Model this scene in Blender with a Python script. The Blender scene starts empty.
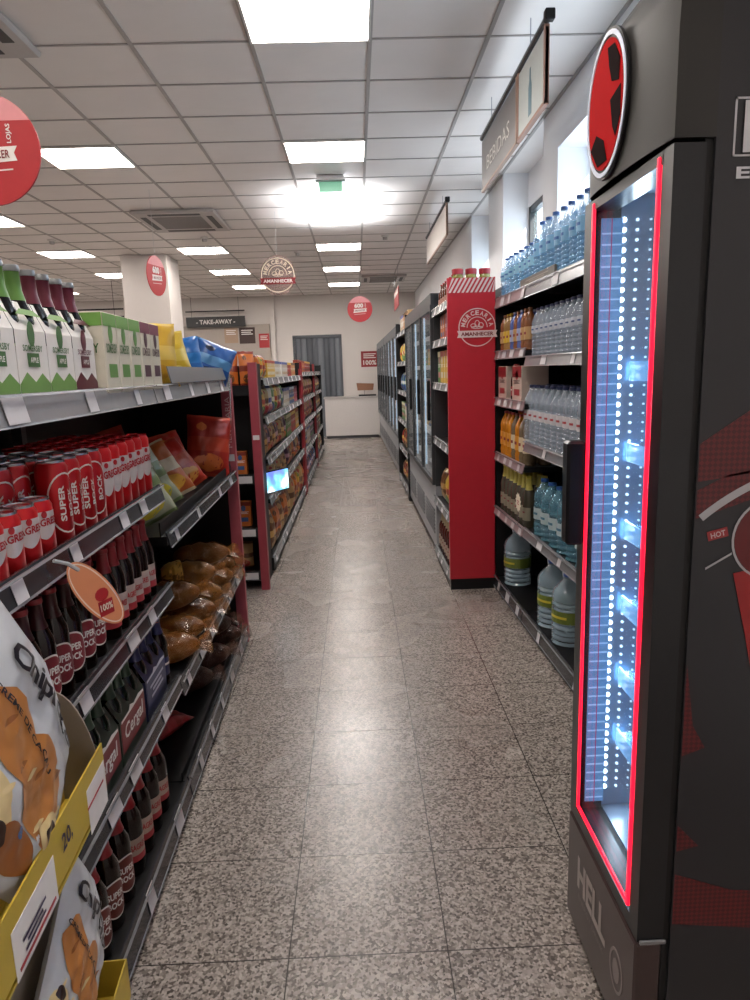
import bpy, bmesh, math, random
from mathutils import Matrix, Vector, noise
random.seed(7)
PI = math.pi
C = bpy.context.scene.collection
SC = bpy.context.scene

# ------------------------------------------------------------------ camera
cd = bpy.data.cameras.new('camera'); cam = bpy.data.objects.new('camera', cd); C.objects.link(cam)
SC.camera = cam
cd.sensor_fit = 'VERTICAL'; cd.sensor_height = 36.0; cd.lens = 680/1000*36.0
cd.clip_start = .05; cd.clip_end = 200
RM = Matrix(((0.99912955, 0.03599171, -0.02108902, 0), (-0.02744124, 0.18631155, -0.98210742, 0),
             (-0.0314186, 0.98183125, 0.18713704, 1.44), (0, 0, 0, 1)))
cam.matrix_world = RM

# ------------------------------------------------------------------ light and exposure
SC.view_settings.view_transform = 'Standard'
SC.view_settings.look = 'None'
SC.view_settings.gamma = 1.0
SC.view_settings.use_curve_mapping = False
SC.view_settings.exposure = 0.45
PANEL_E = 19.0
W = bpy.data.worlds.new('world'); SC.world = W; W.use_nodes = True
bg = W.node_tree.nodes['Background']; bg.inputs[0].default_value = (.75, .87, 1, 1); bg.inputs[1].default_value = 4.0
sd = bpy.data.lights.new('sun', 'SUN'); so = bpy.data.objects.new('sun', sd); C.objects.link(so)
sd.energy = 9; sd.angle = .01; sd.color = (1, .96, .9)
so.rotation_euler = Vector((-.40, .78, -.52)).to_track_quat('-Z', 'Y').to_euler(); so.location = (4, -2, 5)

# ------------------------------------------------------------------ materials
def lin(h):
    h = h.lstrip('#'); o = []
    for i in (0, 2, 4):
        c = int(h[i:i+2], 16)/255; o.append(c/12.92 if c <= .04045 else ((c+.055)/1.055)**2.4)
    return (*o, 1)
MC = {}
def mat(col, rough=.5, metal=0., emit=0., alpha=1., var=.06, vs=30., bump=0., spec=.5):
    k = (col, rough, metal, emit, alpha, var, vs, bump, spec)
    if k in MC: return MC[k]
    m = bpy.data.materials.new('surface_'+col.strip('#')); m.use_nodes = True; nt = m.node_tree; N = nt.nodes; L = nt.links
    b = N['Principled BSDF']; c = lin(col)
    b.inputs['Roughness'].default_value = rough; b.inputs['Metallic'].default_value = metal
    b.inputs['Specular IOR Level'].default_value = spec
    tc = N.new('ShaderNodeTexCoord'); nz = N.new('ShaderNodeTexNoise'); nz.inputs['Scale'].default_value = vs
    L.new(tc.outputs['Object'], nz.inputs['Vector'])
    mx = N.new('ShaderNodeMix'); mx.data_type = 'RGBA'
    mx.inputs[6].default_value = tuple(v*(1-var) for v in c[:3])+(1,); mx.inputs[7].default_value = tuple(min(1, v*(1+var)) for v in c[:3])+(1,)
    L.new(nz.outputs['Fac'], mx.inputs[0]); L.new(mx.outputs[2], b.inputs['Base Color'])
    if emit:
        b.inputs['Emission Color'].default_value = c; b.inputs['Emission Strength'].default_value = emit
    if alpha < 1: b.inputs['Alpha'].default_value = alpha
    if bump:
        bp = N.new('ShaderNodeBump'); bp.inputs['Strength'].default_value = bump; bp.inputs['Distance'].default_value = .01
        L.new(nz.outputs['Fac'], bp.inputs['Height']); L.new(bp.outputs['Normal'], b.inputs['Normal'])
    MC[k] = m; return m

def floor_mat():
    m = bpy.data.materials.new('granite_tiles'); m.use_nodes = True; nt = m.node_tree; N = nt.nodes; L = nt.links
    b = N['Principled BSDF']; tc = N.new('ShaderNodeTexCoord')
    v = N.new('ShaderNodeTexVoronoi'); v.inputs['Scale'].default_value = 150; L.new(tc.outputs['Object'], v.inputs['Vector'])
    sp = N.new('ShaderNodeSeparateColor'); L.new(v.outputs['Color'], sp.inputs[0])
    cr = N.new('ShaderNodeValToRGB'); e = cr.color_ramp.elements
    cr.color_ramp.interpolation = 'LINEAR'
    e[0].position = 0.0; e[0].color = lin('#4d4743'); e[1].position = 1; e[1].color = lin('#b8ada5')
    for p, h in ((.25, '#716963'), (.5, '#928983'), (.75, '#a69d96')):
        q = e.new(p); q.color = lin(h)
    L.new(sp.outputs[0], cr.inputs[0])
    nz = N.new('ShaderNodeTexNoise'); nz.inputs['Scale'].default_value = 2.2; L.new(tc.outputs['Object'], nz.inputs['Vector'])
    # grout
    xyz = N.new('ShaderNodeSeparateXYZ'); L.new(tc.outputs['Object'], xyz.inputs[0])
    def grid(out, off, step):
        a = N.new('ShaderNodeMath'); a.operation = 'SUBTRACT'; L.new(out, a.inputs[0]); a.inputs[1].default_value = off
        d = N.new('ShaderNodeMath'); d.operation = 'PINGPONG'; L.new(a.outputs[0], d.inputs[0]); d.inputs[1].default_value = step/2
        c = N.new('ShaderNodeMath'); c.operation = 'LESS_THAN'; L.new(d.outputs[0], c.inputs[0]); c.inputs[1].default_value = .0016
        return c
    gx = grid(xyz.outputs[0], -.221, .40); gy = grid(xyz.outputs[1], 1.465, .361)
    mxm = N.new('ShaderNodeMath'); mxm.operation = 'MAXIMUM'; L.new(gx.outputs[0], mxm.inputs[0]); L.new(gy.outputs[0], mxm.inputs[1])
    mx = N.new('ShaderNodeMix'); mx.data_type = 'RGBA'; L.new(mxm.outputs[0], mx.inputs[0]); L.new(cr.outputs[0], mx.inputs[6]); mx.inputs[7].default_value = lin('#2c2826')
    # per tile tone
    L.new(mx.outputs[2], b.inputs['Base Color'])
    mr = N.new('ShaderNodeMapRange'); mr.inputs[3].default_value = .24; mr.inputs[4].default_value = .30
    L.new(nz.outputs['Fac'], mr.inputs[0]); L.new(mr.outputs[0], b.inputs['Roughness'])
    bp = N.new('ShaderNodeBump'); bp.inputs['Strength'].default_value = .04; bp.inputs['Distance'].default_value = .001
    L.new(cr.outputs[0], bp.inputs['Height']); L.new(bp.outputs[0], b.inputs['Normal'])
    return m

BLACK = mat('#0d0d10', .5, spec=.3); BLACKP = mat('#0e0f12', .35, spec=.35); DGREY = mat('#3c3d42', .4)
RAIL = mat('#77787c', .25, .1); RAILD = mat('#3a3b40', .16, .1); RAIL_RED_REFLECT = mat('#8f7d80', .3); TAG = mat('#c9c7cb', .5)  # the pinkish rail has the red panel's reflection tinted into its colour
WHITE = mat('#dcd8d4', .6); PAPER = mat('#e6e3df', .7); CHROME = mat('#b9bcc2', .2, .9); ALU = mat('#c3c7cc', .3, .7)
PINK = mat('#a8505c', .45); RED = mat('#a81c26', .4); DRED = mat('#7c1620', .4); REDB = mat('#ab1620', .4)
CREAM = mat('#e4dcc9', .6)
CLEAR = mat('#d8dde2', .08, alpha=.22, spec=.8)

# ------------------------------------------------------------------ geometry helpers
TC = {}
def text_geo(s, bold=.0, shear=0.):
    k = (s, bold, shear)
    if k in TC: return TC[k]
    cu = bpy.data.curves.new('t', 'FONT'); cu.body = s; cu.size = 1; cu.offset = bold; cu.shear = shear; cu.resolution_u = 2
    cu.align_x = 'CENTER'; cu.align_y = 'CENTER'
    o = bpy.data.objects.new('t', cu); C.objects.link(o)
    dg = bpy.context.evaluated_depsgraph_get(); me = o.evaluated_get(dg).to_mesh()
    vs = [(v.co.x, v.co.y) for v in me.vertices]; fs = [tuple(p.vertices) for p in me.polygons]
    o.evaluated_get(dg).to_mesh_clear(); bpy.data.objects.remove(o); bpy.data.curves.remove(cu)
    xs = [v[0] for v in vs]; ys = [v[1] for v in vs]; cx = (min(xs)+max(xs))/2; cy = (min(ys)+max(ys))/2
    w = max(xs)-min(xs); h = max(ys)-min(ys)
    vs = [((x-cx)/w, (y-cy)/h) for x, y in vs]
    TC[k] = (vs, fs); return TC[k]

class MB:
    def __init__(s): s.v = []; s.f = []; s.m = []
    def add(s, vs, fs, mi=0):
        n = len(s.v); s.v += [tuple(v) for v in vs]
        for i, f in enumerate(fs):
            s.f.append(tuple(n+k for k in f)); s.m.append(mi[i] if isinstance(mi, list) else mi)
        return s
    def box(s, x0, x1, y0, y1, z0, z1, mi=0, bev=0.):
        if bev > 0:
            b = min(bev, (x1-x0)/2.01, (y1-y0)/2.01, (z1-z0)/2.01)
            vs = []; idx = {}
            for ix, X in enumerate((x0, x1)):
                for iy, Y in enumerate((y0, y1)):
                    for iz, Z in enumerate((z0, z1)):
                        sx, sy, sz = (1, -1)[ix], (1, -1)[iy], (1, -1)[iz]
                        idx[ix, iy, iz] = len(vs)
                        vs += [(X, Y+sy*b, Z+sz*b), (X+sx*b, Y, Z+sz*b), (X+sx*b, Y+sy*b, Z)]
            I = idx; fs = []
            q = [(0, 0), (1, 0), (1, 1), (0, 1)]
            fs.append([I[0, a, c] for a, c in q][::-1]); fs.append([I[1, a, c] for a, c in q])
            fs.append([I[a, 0, c]+1 for a, c in q]); fs.append([I[a, 1, c]+1 for a, c in q][::-1])
            fs.append([I[a, c, 0]+2 for a, c in q][::-1]); fs.append([I[a, c, 1]+2 for a, c in q])
            for a in (0, 1):
                for c in (0, 1):
                    fs.append([I[a, 0, c], I[a, 1, c], I[a, 1, c]+2, I[a, 0, c]+2][::1])
                    fs.append([I[a, c, 0], I[a, c, 1], I[a, c, 1]+1, I[a, c, 0]+1])
                    fs.append([I[0, a, c]+1, I[1, a, c]+1, I[1, a, c]+2, I[0, a, c]+2])
                    fs.append([I[a, c, 0], I[a, c, 0]+1, I[a, c, 0]+2]); fs.append([I[a, c, 1], I[a, c, 1]+1, I[a, c, 1]+2])
            return s.add(vs, fs, mi)
        vs = [(x, y, z) for x in (x0, x1) for y in (y0, y1) for z in (z0, z1)]
        return s.add(vs, [(0, 1, 3, 2), (4, 6, 7, 5), (0, 4, 5, 1), (2, 3, 7, 6), (0, 2, 6, 4), (1, 5, 7, 3)], mi)
    def lathe(s, prof, n=18, mis=0, c=(0, 0, 0), sx=1., sy=1.):
        vs = []; fs = []; mm = []
        for r, z in prof:
            for i in range(n):
                a = 2*PI*i/n; vs.append((c[0]+r*math.cos(a)*sx, c[1]+r*math.sin(a)*sy, c[2]+z))
        for j in range(len(prof)-1):
            for i in range(n):
                k = (i+1) % n; fs.append((j*n+i, j*n+k, (j+1)*n+k, (j+1)*n+i)); mm.append(mis[j] if isinstance(mis, (list, tuple)) else mis)
        if prof[0][0] > 1e-5: fs.append(tuple(range(n))[::-1]); mm.append(mm[0])
        if prof[-1][0] > 1e-5: fs.append(tuple((len(prof)-1)*n+i for i in range(n))); mm.append(mm[-1])
        return s.add(vs, fs, mm)
    def tube(s, pts, r, n=8, mi=0, cap=True):
        pts = [Vector(p) for p in pts]; vs = []; fs = []
        up = Vector((0, 0, 1))
        for i, p in enumerate(pts):
            d = (pts[min(i+1, len(pts)-1)]-pts[max(i-1, 0)]).normalized()
            u = d.cross(up) if abs(d.z) < .95 else d.cross(Vector((1, 0, 0)))
            u.normalize(); w = d.cross(u)
            for k in range(n):
                a = 2*PI*k/n; vs.append(p+u*math.cos(a)*r+w*math.sin(a)*r)
        for i in range(len(pts)-1):
            for k in range(n):
                q = (k+1) % n; fs.append((i*n+k, i*n+q, (i+1)*n+q, (i+1)*n+k))
        if cap: fs.append(tuple(range(n))[::-1]); fs.append(tuple((len(pts)-1)*n+k for k in range(n)))
        return s.add(vs, fs, mi)
    def prism(s, outline, o, right, up, depth, mi=0, side=None):
        """polygon in the plane (right, up) at o, extruded along right x up by depth (front at +depth)"""
        o = Vector(o); R_ = Vector(right); U = Vector(up); n = R_.cross(U)
        k = len(outline); vs = [o+R_*a+U*b for a, b in outline]+[o+R_*a+U*b+n*depth for a, b in outline]
        fs = [tuple(range(k))[::-1], tuple(k+i for i in range(k))]+[(i, (i+1) % k, k+(i+1) % k, k+i) for i in range(k)]
        return s.add(vs, fs, [side if side is not None else mi, mi]+[side if side is not None else mi]*k)
    def text(s, t, w, h, o, right, up, mi=0, off=.001, bold=.02, shear=0., warp=None):
        if not t:      # illegible small print: three thin lines
            o = Vector(o); R_ = Vector(right); U = Vector(up); n = R_.cross(U)
            for k, (b, l) in enumerate(((.3, .9), (0, .6), (-.3, .8))):
                c = o+U*(b*h)+n*off
                s.add([c-R_*(w*l/2)-U*h*.08, c+R_*(w*l/2)-U*h*.08, c+R_*(w*l/2)+U*h*.08, c-R_*(w*l/2)+U*h*.08], [(0, 1, 2, 3)], mi)
            return s
        vs, fs = text_geo(t, bold, shear); o = Vector(o); R_ = Vector(right); U = Vector(up); n = R_.cross(U)
        out = []
        for x, y in vs:
            a, b = x*w, y*h
            if warp: a, b = warp(a, b)
            out.append(o+R_*a+U*b+n*off)
        return s.add(out, fs, mi)
    def ctext(s, t, w, h, r, z, mi=0, a0=0., vert=False, bold=.03, shear=0., rise=0.):
        if not t:      # illegible print: a plain bar bent round the label
            s.surf(lambda u, v: (r*math.cos(a0+(u-.5)*w*.8/r), r*math.sin(a0+(u-.5)*w*.8/r), z+(v-.5)*h*.45), 8, 1, mi)
            return s
        vs, fs = text_geo(t, bold, shear); out = []
        for x, y in vs:
            a, b = (x*w, y*h) if not vert else (-y*h, x*w)
            b += rise*a
            out.append((r*math.cos(a0+a/r), r*math.sin(a0+a/r), z+b))
        return s.add(out, fs, mi)
    def cpatch(s, outline, r, z, mi=0, a0=0.):
        out = [(r*math.cos(a0+a/r), r*math.sin(a0+a/r), z+b) for a, b in outline]
        return s.add(out, [tuple(range(len(out)))], mi)
    def surf(s, fn, nu, nv, mi=0):
        vs = [fn(i/nu, j/nv) for j in range(nv+1) for i in range(nu+1)]
        fs = []; mm = []
        for j in range(nv):
            for i in range(nu):
                a = j*(nu+1)+i; fs.append((a, a+1, a+nu+2, a+nu+1)); mm.append(mi((i+.5)/nu, (j+.5)/nv) if callable(mi) else mi)
        return s.add(vs, fs, mm)
    def build(s, name, mats, parent=None, smooth=False, loc=None):
        me = bpy.data.meshes.new(name); me.from_pydata(s.v, [], s.f)
        if not isinstance(mats, (list, tuple)): mats = [mats]
        for m in mats: me.materials.append(m)
        for p, mi in zip(me.polygons, s.m): p.material_index = mi; p.use_smooth = smooth
        bm = bmesh.new(); bm.from_mesh(me)
        if not getattr(s, 'noflip', False): bmesh.ops.recalc_face_normals(bm, faces=bm.faces)
        bm.to_mesh(me); bm.free()
        if smooth: 
            try: me.set_sharp_from_angle(angle=.7)
            except Exception: pass
        o = bpy.data.objects.new(name, me); C.objects.link(o)
        if parent: o.parent = parent
        if loc: o.location = loc
        return o

def ell(a, b, n=28, cx=0., cy=0., rot=0.):
    return [(cx+a*math.cos(2*PI*i/n)*math.cos(rot)-b*math.sin(2*PI*i/n)*math.sin(rot), cy+a*math.cos(2*PI*i/n)*math.sin(rot)+b*math.sin(2*PI*i/n)*math.cos(rot)) for i in range(n)]
def rect(w, h, cx=0., cy=0.): return [(cx-w/2, cy-h/2), (cx+w/2, cy-h/2), (cx+w/2, cy+h/2), (cx-w/2, cy+h/2)]
def ring(mb, a, b, t, o, right, up, depth, mi, n=36, a0=0., a1=2*PI):
    o = Vector(o); R_ = Vector(right); U = Vector(up); nn = R_.cross(U); vs = []; fs = []
    full = abs(a1-a0-2*PI) < 1e-4; m = n if full else n+1
    for i in range(m):
        t_ = a0+(a1-a0)*i/n
        for q in (0, 1):
            for d in (0, depth):
                vs.append(o+R_*((a-q*t)*math.cos(t_))+U*((b-q*t)*math.sin(t_))+nn*d)
    for i in range(n):
        j = (i+1) % m; A = 4*i; B = 4*j
        fs += [(A+1, B+1, B+3, A+3), (A, A+2, B+2, B), (A, B, B+1, A+1), (A+2, A+3, B+3, B+2)]
    mb.add(vs, fs, mi)
def arctext(mb, t, rad, size, o, right, up, mi, a_mid=PI/2, spread=2.4, off=.002, down=False):
    o = Vector(o); R_ = Vector(right); U = Vector(up); nn = R_.cross(U); n = len(t)
    for i, ch in enumerate(t):
        a = a_mid+spread/2-spread*(i/(n-1)) if n > 1 else a_mid
        vs, fs = text_geo(ch, .03)
        rr = U*math.sin(a)+R_*math.cos(a); tt = R_*math.sin(a)-U*math.cos(a); k = .32 if ch == 'I' else .8
        mb.add([o+rr*(rad+y*size)+tt*(x*size*k)+nn*off for x, y in vs], fs, mi)

# ------------------------------------------------------------------ things
def tag(o, label=None, cat=None, group=None, kind=None):
    if label: o['label'] = label
    if cat: o['category'] = cat
    if group: o['group'] = group
    if kind: o['kind'] = kind
    return o
def empty(name, loc=(0, 0, 0), rz=0.):
    o = bpy.data.objects.new(name, None); C.objects.link(o); o.location = loc; o.rotation_euler = (0, 0, rz); o.empty_display_size = .02
    return o
def struct(o): o['kind'] = 'structure'; return o
KIDS = {}
def kids(o):
    if o.name not in KIDS: KIDS[o.name] = list(o.children)
    return KIDS[o.name]
def dup(o, parent=None):
    c = o.copy(); C.objects.link(c)
    if parent: c.parent = parent
    for ch in kids(o): dup(ch, c)
    return c
class Proto:
    def __init__(s, make, name): s.make = make; s.name = name; s.root = None; s.used = False
    def place(s, loc, rz, label, cat, group=None, rot=None, scale=None):
        if s.root is None:
            s.root = empty(s.name); s.make(s.root); bpy.context.view_layer.update(); o = s.root
        else: o = dup(s.root)
        o.location = loc; o.rotation_euler = rot if rot else (0, 0, rz)
        if scale: o.scale = scale
        else: o.scale = (1, 1, 1)
        o['label'] = label; o['category'] = cat
        if group: o['group'] = group
        return o
ORD = 'first second third fourth fifth sixth seventh eighth ninth tenth eleventh twelfth thirteenth fourteenth fifteenth sixteenth seventeenth eighteenth nineteenth twentieth'.split()
ROW = ['front', 'second', 'third', 'fourth', 'fifth']
class Frame:
    """shelf run: d = depth behind the front edge, y = distance down the aisle"""
    def __init__(s, x0, k, side): s.x0 = x0; s.k = k; s.side = side
    def P(s, d, y, z): return (s.x0+s.k*y-s.side*d, y, z)
    @property
    def rot(s): return -math.atan(s.k) if s.side > 0 else PI-math.atan(s.k)
FL = Frame(-.563, -.0219, 1)      # left gondola
FR = Frame(.993, -.0319, -1)      # drinks wall
FF = Frame(.6195, -.0112, -1)     # far right units
FG = Frame(-.640, 0., 1)          # middle and far gondolas
def fill(proto, fr, n, y0, step, d, z, desc, cat, group, anchor='from the camera', rows=1, dstep=.07, turn=0., jit=.0, rowword=True, ry=0.):
    k = 0
    for r in range(rows):
        for i in range(n):
            p = proto[k % len(proto)] if isinstance(proto, list) else proto; k += 1
            lab = f"{desc}, {ROW[r]+' row, ' if rows > 1 else ''}{ORD[i]} {anchor}"
            loc = fr.P(d+r*dstep+random.uniform(-jit, jit)*.5, y0+i*step+random.uniform(-jit, jit)*.5+ry*r, z)
            p.place(loc, fr.rot+turn+random.uniform(-1, 1)*.25*(1 if jit else 0), lab, cat, group)

# ================================================================== THE ROOM
CE = 3.08; XL, XR, YN, YF = -8.0, 1.34, -2.2, 15.3
struct(MB().box(XL, XR, YN, YF, -.1, 0).build('floor', floor_mat()))
cm = mat('#a9a4a2', .55, var=.05, vs=1.2); 
struct(MB().box(XL, XR+.3, YN, YF, CE+.004, CE+.1).build('ceiling', mat('#e6e0dc', .38, var=.04, vs=3.5, bump=.9)))
gx = [-.47+.6*i for i in range(-12, 4)]; gy = [.3+.5*i for i in range(-4, 31)]
tb = MB()
for x in gx:
    if XL < x < XR: tb.box(x-.011, x+.011, YN, YF, CE-.002, CE+.004)
for y in gy: tb.box(XL, XR, y-.006, y+.006, CE-.0015, CE+.004)
struct(tb.build('trim_1', mat('#a8a29e', .4)))
# lights
def light_panel(r):
    f = MB(); 
    for a in ((-.3, -.288, -.25, .25), (.288, .3, -.25, .25), (-.288, .288, -.25, -.238), (-.288, .288, .238, .25)): f.box(*a, CE-.012, CE)
    f.build('frame', WHITE, r)
    MB().box(-.288, .288, -.238, .238, CE-.008, CE-.003).build('diffuser', mat('#fff6ee', .5, emit=PANEL_E, var=0), r)
PLP = Proto(light_panel, 'ceiling_light')
rowname = {3.55: 'nearest', 5.55: 'second', 7.55: 'third', 9.55: 'fourth', 11.55: 'fifth', 13.55: 'farthest', 1.2: 'overhead', -1.2: 'rear'}
for x, cn in ((-.17, 'over the central aisle'), (-1.97, 'left of the central aisle'), (-3.77, 'over the far left aisle'), (-5.57, 'near the left wall')):
    for y in (-1.2, 1.2, 3.55, 5.55, 7.55, 9.55, 11.55, 13.55):
        if x == -1.97 and y in (3.55, 7.55): continue
        if x == -3.77 and y < 4: continue
        PLP.place((x, y, 0), 0, f"{rowname[y]} square white ceiling light panel {cn}, counted away from the camera", 'ceiling light', 'recessed ceiling panels')
# walls
wm = mat('#d6d0cc', .7, var=.03, vs=2)
WIN = [(2.3, 4.65), (5.0, 6.30), (6.95, 7.95)]; WZ0, WZ1 = 1.05, 2.80
wb = MB(); ys = YN
for a, b in WIN:
    wb.box(XR, XR+.3, ys, a, 0, CE+.1); wb.box(XR, XR+.3, a, b, 0, WZ0); wb.box(XR if a < 4 else XR+.22, XR+.3, a, b, WZ1, CE+.1); ys = b
wb.box(XR, XR+.3, ys, YF, 0, CE+.1)
struct(wb.build('wall_right', mat('#f0f1f4', .65, var=.02, vs=2)))
struct(MB().box(XL-.2, XL, YN, YF, -.1, CE+.1).build('wall_left', wm))
struct(MB().box(XL-.2, XR+.3, YN-.2, YN, -.1, CE+.1).build('wall_near', wm))
bw = MB(); bw.box(XL-.2, -1.32, YF, YF+.2, 0, CE+.1); bw.box(-1.32, -.33, YF, YF+.2, 2.2, CE+.1); bw.box(-.33, XR+.3, YF, YF+.2, 0, CE+.1); bw.box(-1.8, -1.72, YF-.12, YF, 0, CE)
struct(bw.build('wall_far', wm))
for i, (a, b) in enumerate(WIN):
    w = MB(); X0 = XR+.23
    w.box(X0, X0+.06, a, a+.05, WZ0, WZ1); w.box(X0, X0+.06, b-.05, b, WZ0, WZ1); w.box(X0, X0+.06, a, b, WZ0, WZ0+.05); w.box(X0, X0+.06, a, b, WZ1-.05, WZ1)
    w.box(X0, X0+.06, (a+b)/2-.025, (a+b)/2+.025, WZ0, WZ1)
    wo = struct(w.build(f'window_{i+1}', mat('#33383a', .4)))
    MB().box(X0+.025, X0+.031, a+.05, b-.05, WZ0+.05, WZ1-.05).build('window_glass', mat('#b8d4d0', .02, alpha=.15), wo)
struct(MB().box(XR-.012, XR, YN, YF, 0, .08).build('baseboard_right', DGREY))
struct(MB().box(-8, -1.32, YF-.012, YF, 0, .08).build('baseboard_far', DGREY))
# column
struct(MB().box(-3.14, -2.52, 9.75, 10.4, 0, CE).build('trim_2', mat('#cdc6c1', .7, var=.02)))
# beige service front behind left aisles
struct(MB().box(-5.0, -1.84, YF-.06, YF, 0, 2.5).build('trim_3', mat('#a89e96', .6)))
# strip curtain door
d = MB().box(-1.36, -1.32, YF-.03, YF+.05, 0, 2.24).box(-.33, -.29, YF-.03, YF+.05, 0, 2.24).box(-1.36, -.29, YF-.03, YF+.05, 2.18, 2.24)
do = struct(d.build('door_1', mat('#565a60', .4)))
for k in range(8):
    s = MB(); x = -1.31+k*.122
    s.surf(lambda u, v: (x+u*.135, YF+.0+.012*math.sin(u*PI*2)+.01*(k % 2), v*2.17), 8, 2); s.build('curtain_strip', mat(['#62676e', '#777d85', '#565b62'][k % 3], .25, .2), do, True)
struct(MB().box(-1.4, -.25, YF+.19, YF+.21, 0, 2.3).build('wall_behind_curtain', mat('#45494f', .7)))

# ---- signs
def hanging_rods(mb, pts, mi=0):
    for x, y, z in pts: mb.tube([(x, y, z), (x, y, CE-.001)], .0025, 6, mi)
def round_600(name, c, rad, yaw, label, partial=False):
    r = empty(name, c, yaw)
    m = MB(); m.prism(ell(rad, rad, 48), (0, .004, 0), (1, 0, 0), (0, 0, 1), .008, 0)
    m.build('disc', REDB, r)
    seg = [(rad*math.cos(a), rad*math.sin(a)) for a in [PI*.17+PI*.66*i/24 for i in range(25)]]
    MB().prism(seg, (0, -.004, 0), (1, 0, 0), (0, 0, 1), .001).build('polka_band', mat('#d98f93', .5), r)
    MB().prism([(-rad*.55, -.28*rad), (rad*.55, -.2*rad), (rad*.5, -.06*rad), (rad*.57, .06*rad), (-rad*.5, .02*rad), (-rad*.45, -.12*rad)], (0, -.0045, 0), (1, 0, 0), (0, 0, 1), .001).build('ribbon', PAPER, r)
    t = MB(); t.text('600', rad*.72, rad*.36, (-.08*rad, -.0055, rad*.28), (1, 0, 0), (0, 0, 1), bold=.05)
    t.text('LOJAS', rad*.34, rad*.11, (.45*rad, -.0055, rad*.28), (0, 0, 1), (-1, 0, 0))
    t.prism(rect(rad*.9, rad*.025, 0, -rad*.38), (0, -.0045, 0), (1, 0, .06), (0, 0, 1), .001)
    t.build('white_lettering', PAPER, r)
    t = MB(); t.text('AMANHECER', rad*.84, rad*.15, (0, -.0062, -rad*.1), (1, 0, .05), (0, 0, 1)); t.build('red_lettering', DRED, r)
    w = MB(); w.tube([(0, 0, rad), (0, 0, CE-c[2]-.002)], .0015, 6); w.build('hanging_wire', mat('#c8ccd0', .3), r)
    return tag(r, label, 'sign', 'round red hanging signs')
round_600('hanging_sign', (-1.065, 2.2, 2.115), .155, 0, 'large round red promotional sign hanging at the left edge above the gondola')
round_600('hanging_sign', (.08, 9.3, 2.24), .165, 0, 'bright round red promotional sign hanging above the far end of the aisle')
round_600('hanging_sign', (-1.78, 6.5, 2.345), .175, math.radians(78), 'dark red round sign turned edge-on before the white column')
def mercearia(m_line, m_rib, o, right, up, R_, parent, ink, ribc, inktext):
    a = MB(); ring(a, R_, R_, .05*R_, o, right, up, .002, 0); ring(a, R_*.56, R_*.56, .04*R_, o, right, up, .002, 0, a0=0, a1=PI)
    arctext(a, 'MERCEARIA', R_*.76, R_*.24, o, right, up, 0, spread=2.75)
    # fruit and bread outline inside the arch
    for cx, cy, aa, bb in ((-.2, .1, .16, .11), (.0, .18, .14, .2), (.2, .12, .15, .14), (.0, .0, .32, .08)):
        oo = Vector(o)+Vector(right)*cx*R_+Vector(up)*cy*R_; ring(a, aa*R_, bb*R_, .035*R_, oo, right, up, .002, 0, n=18)
    a.build('emblem_lines', ink, parent)
    b = MB(); b.prism([(-1.08*R_, -.52*R_), (1.08*R_, -.52*R_), (1.0*R_, -.34*R_), (1.08*R_, -.16*R_), (-1.08*R_, -.16*R_), (-1.0*R_, -.34*R_)], Vector(o), right, up, .004)
    b.build('ribbon', ribc, parent)
    c = MB(); c.text('AMANHECER', 1.75*R_, .2*R_, Vector(o)+Vector(up)*(-.34*R_), right, up, off=.0055, bold=.03); c.build('ribbon_lettering', inktext, parent)
r = empty('hanging_sign', (-.78, 7.45, 2.45))
MB().prism(ell(.185, .2, 40), (0, 0, 0), (1, 0, 0), (0, 0, 1), .004).build('clear_disc', mat('#a08078', .3, alpha=.45), r)
mercearia(0, 0, (0, -.005, 0), (1, 0, 0), (0, 0, 1), .175, r, CREAM, DRED, PAPER)
w = MB(); w.tube([(0, 0, .2), (0, 0, CE-2.452)], .0015, 6); w.build('hanging_wire', mat('#c8ccd0', .3), r)
tag(r, 'round see-through grocery emblem sign with red ribbon hanging over the middle gondola', 'sign')
# banner signs on the right
def banner(y0, y1, z0, z1, txt, label, poster):
    r = empty('banner_sign', (.9, y0, z0)); L_ = y1-y0; H_ = z1-z0
    MB().tube([(0, -.02, H_+.02), (0, L_+.02, H_+.02)], .017, 12).build('top_tube', mat('#44464c', .25, .6), r)
    MB().box(-.022, .022, -.05, -.01, H_-.002, H_+.042, bev=.004).build('end_cap', BLACK, r)
    f = MB(); ym = .55 if poster else 0
    MB().box(-.006, .006, ym, L_, 0, H_-.01).build('panel', mat('#6f6a68' if poster else '#b9b2ac', .4), r)
    f.box(-.01, .01, ym, L_, -.006, .008).box(-.01, .01, ym, ym+.02, 0, H_); f.build('wood_edging', mat('#9a7d6c', .5), r)
    if poster:
        MB().box(-.007, .007, 0, .53, 0, H_-.01).build('poster', mat('#b9c0be', .4), r)
        MB().box(-.011, .011, 0, .02, 0, H_).box(-.011, .011, .51, .53, 0, H_).box(-.011, .011, 0, .53, -.006, .01).build('poster_frame', mat('#9a7262', .5), r)
        b = MB(); b.prism([(-.03, .04), (.03, .04), (.03, .17), (.012, .2), (.012, .25), (-.012, .25), (-.012, .2), (-.03, .17)], (-.0075, .27, 0), (0, -1, 0), (0, 0, 1), .001)
        b.build('bottle_picture', mat('#5f8290', .4), r)
    if txt: t = MB(); t.text(txt, L_*.42, H_*.26, (-.0065, (ym+L_)/2, H_*.42), (0, -1, 0), (0, 0, 1), bold=.0); t.build('lettering', PAPER, r)
    h = MB(); 
    for yy in (.3, L_-.3): h.tube([(0, yy, H_+.03), (0, yy, CE-z0-.001)], .003, 6)
    h.build('hanging_rod', CHROME, r)
    return tag(r, label, 'sign', 'banner signs hanging over the right shelves')
banner(3.32, 4.88, 2.60, 2.92, 'BEBIDAS', 'long grey drinks banner with framed bottle poster hanging from black tube', True)
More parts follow.
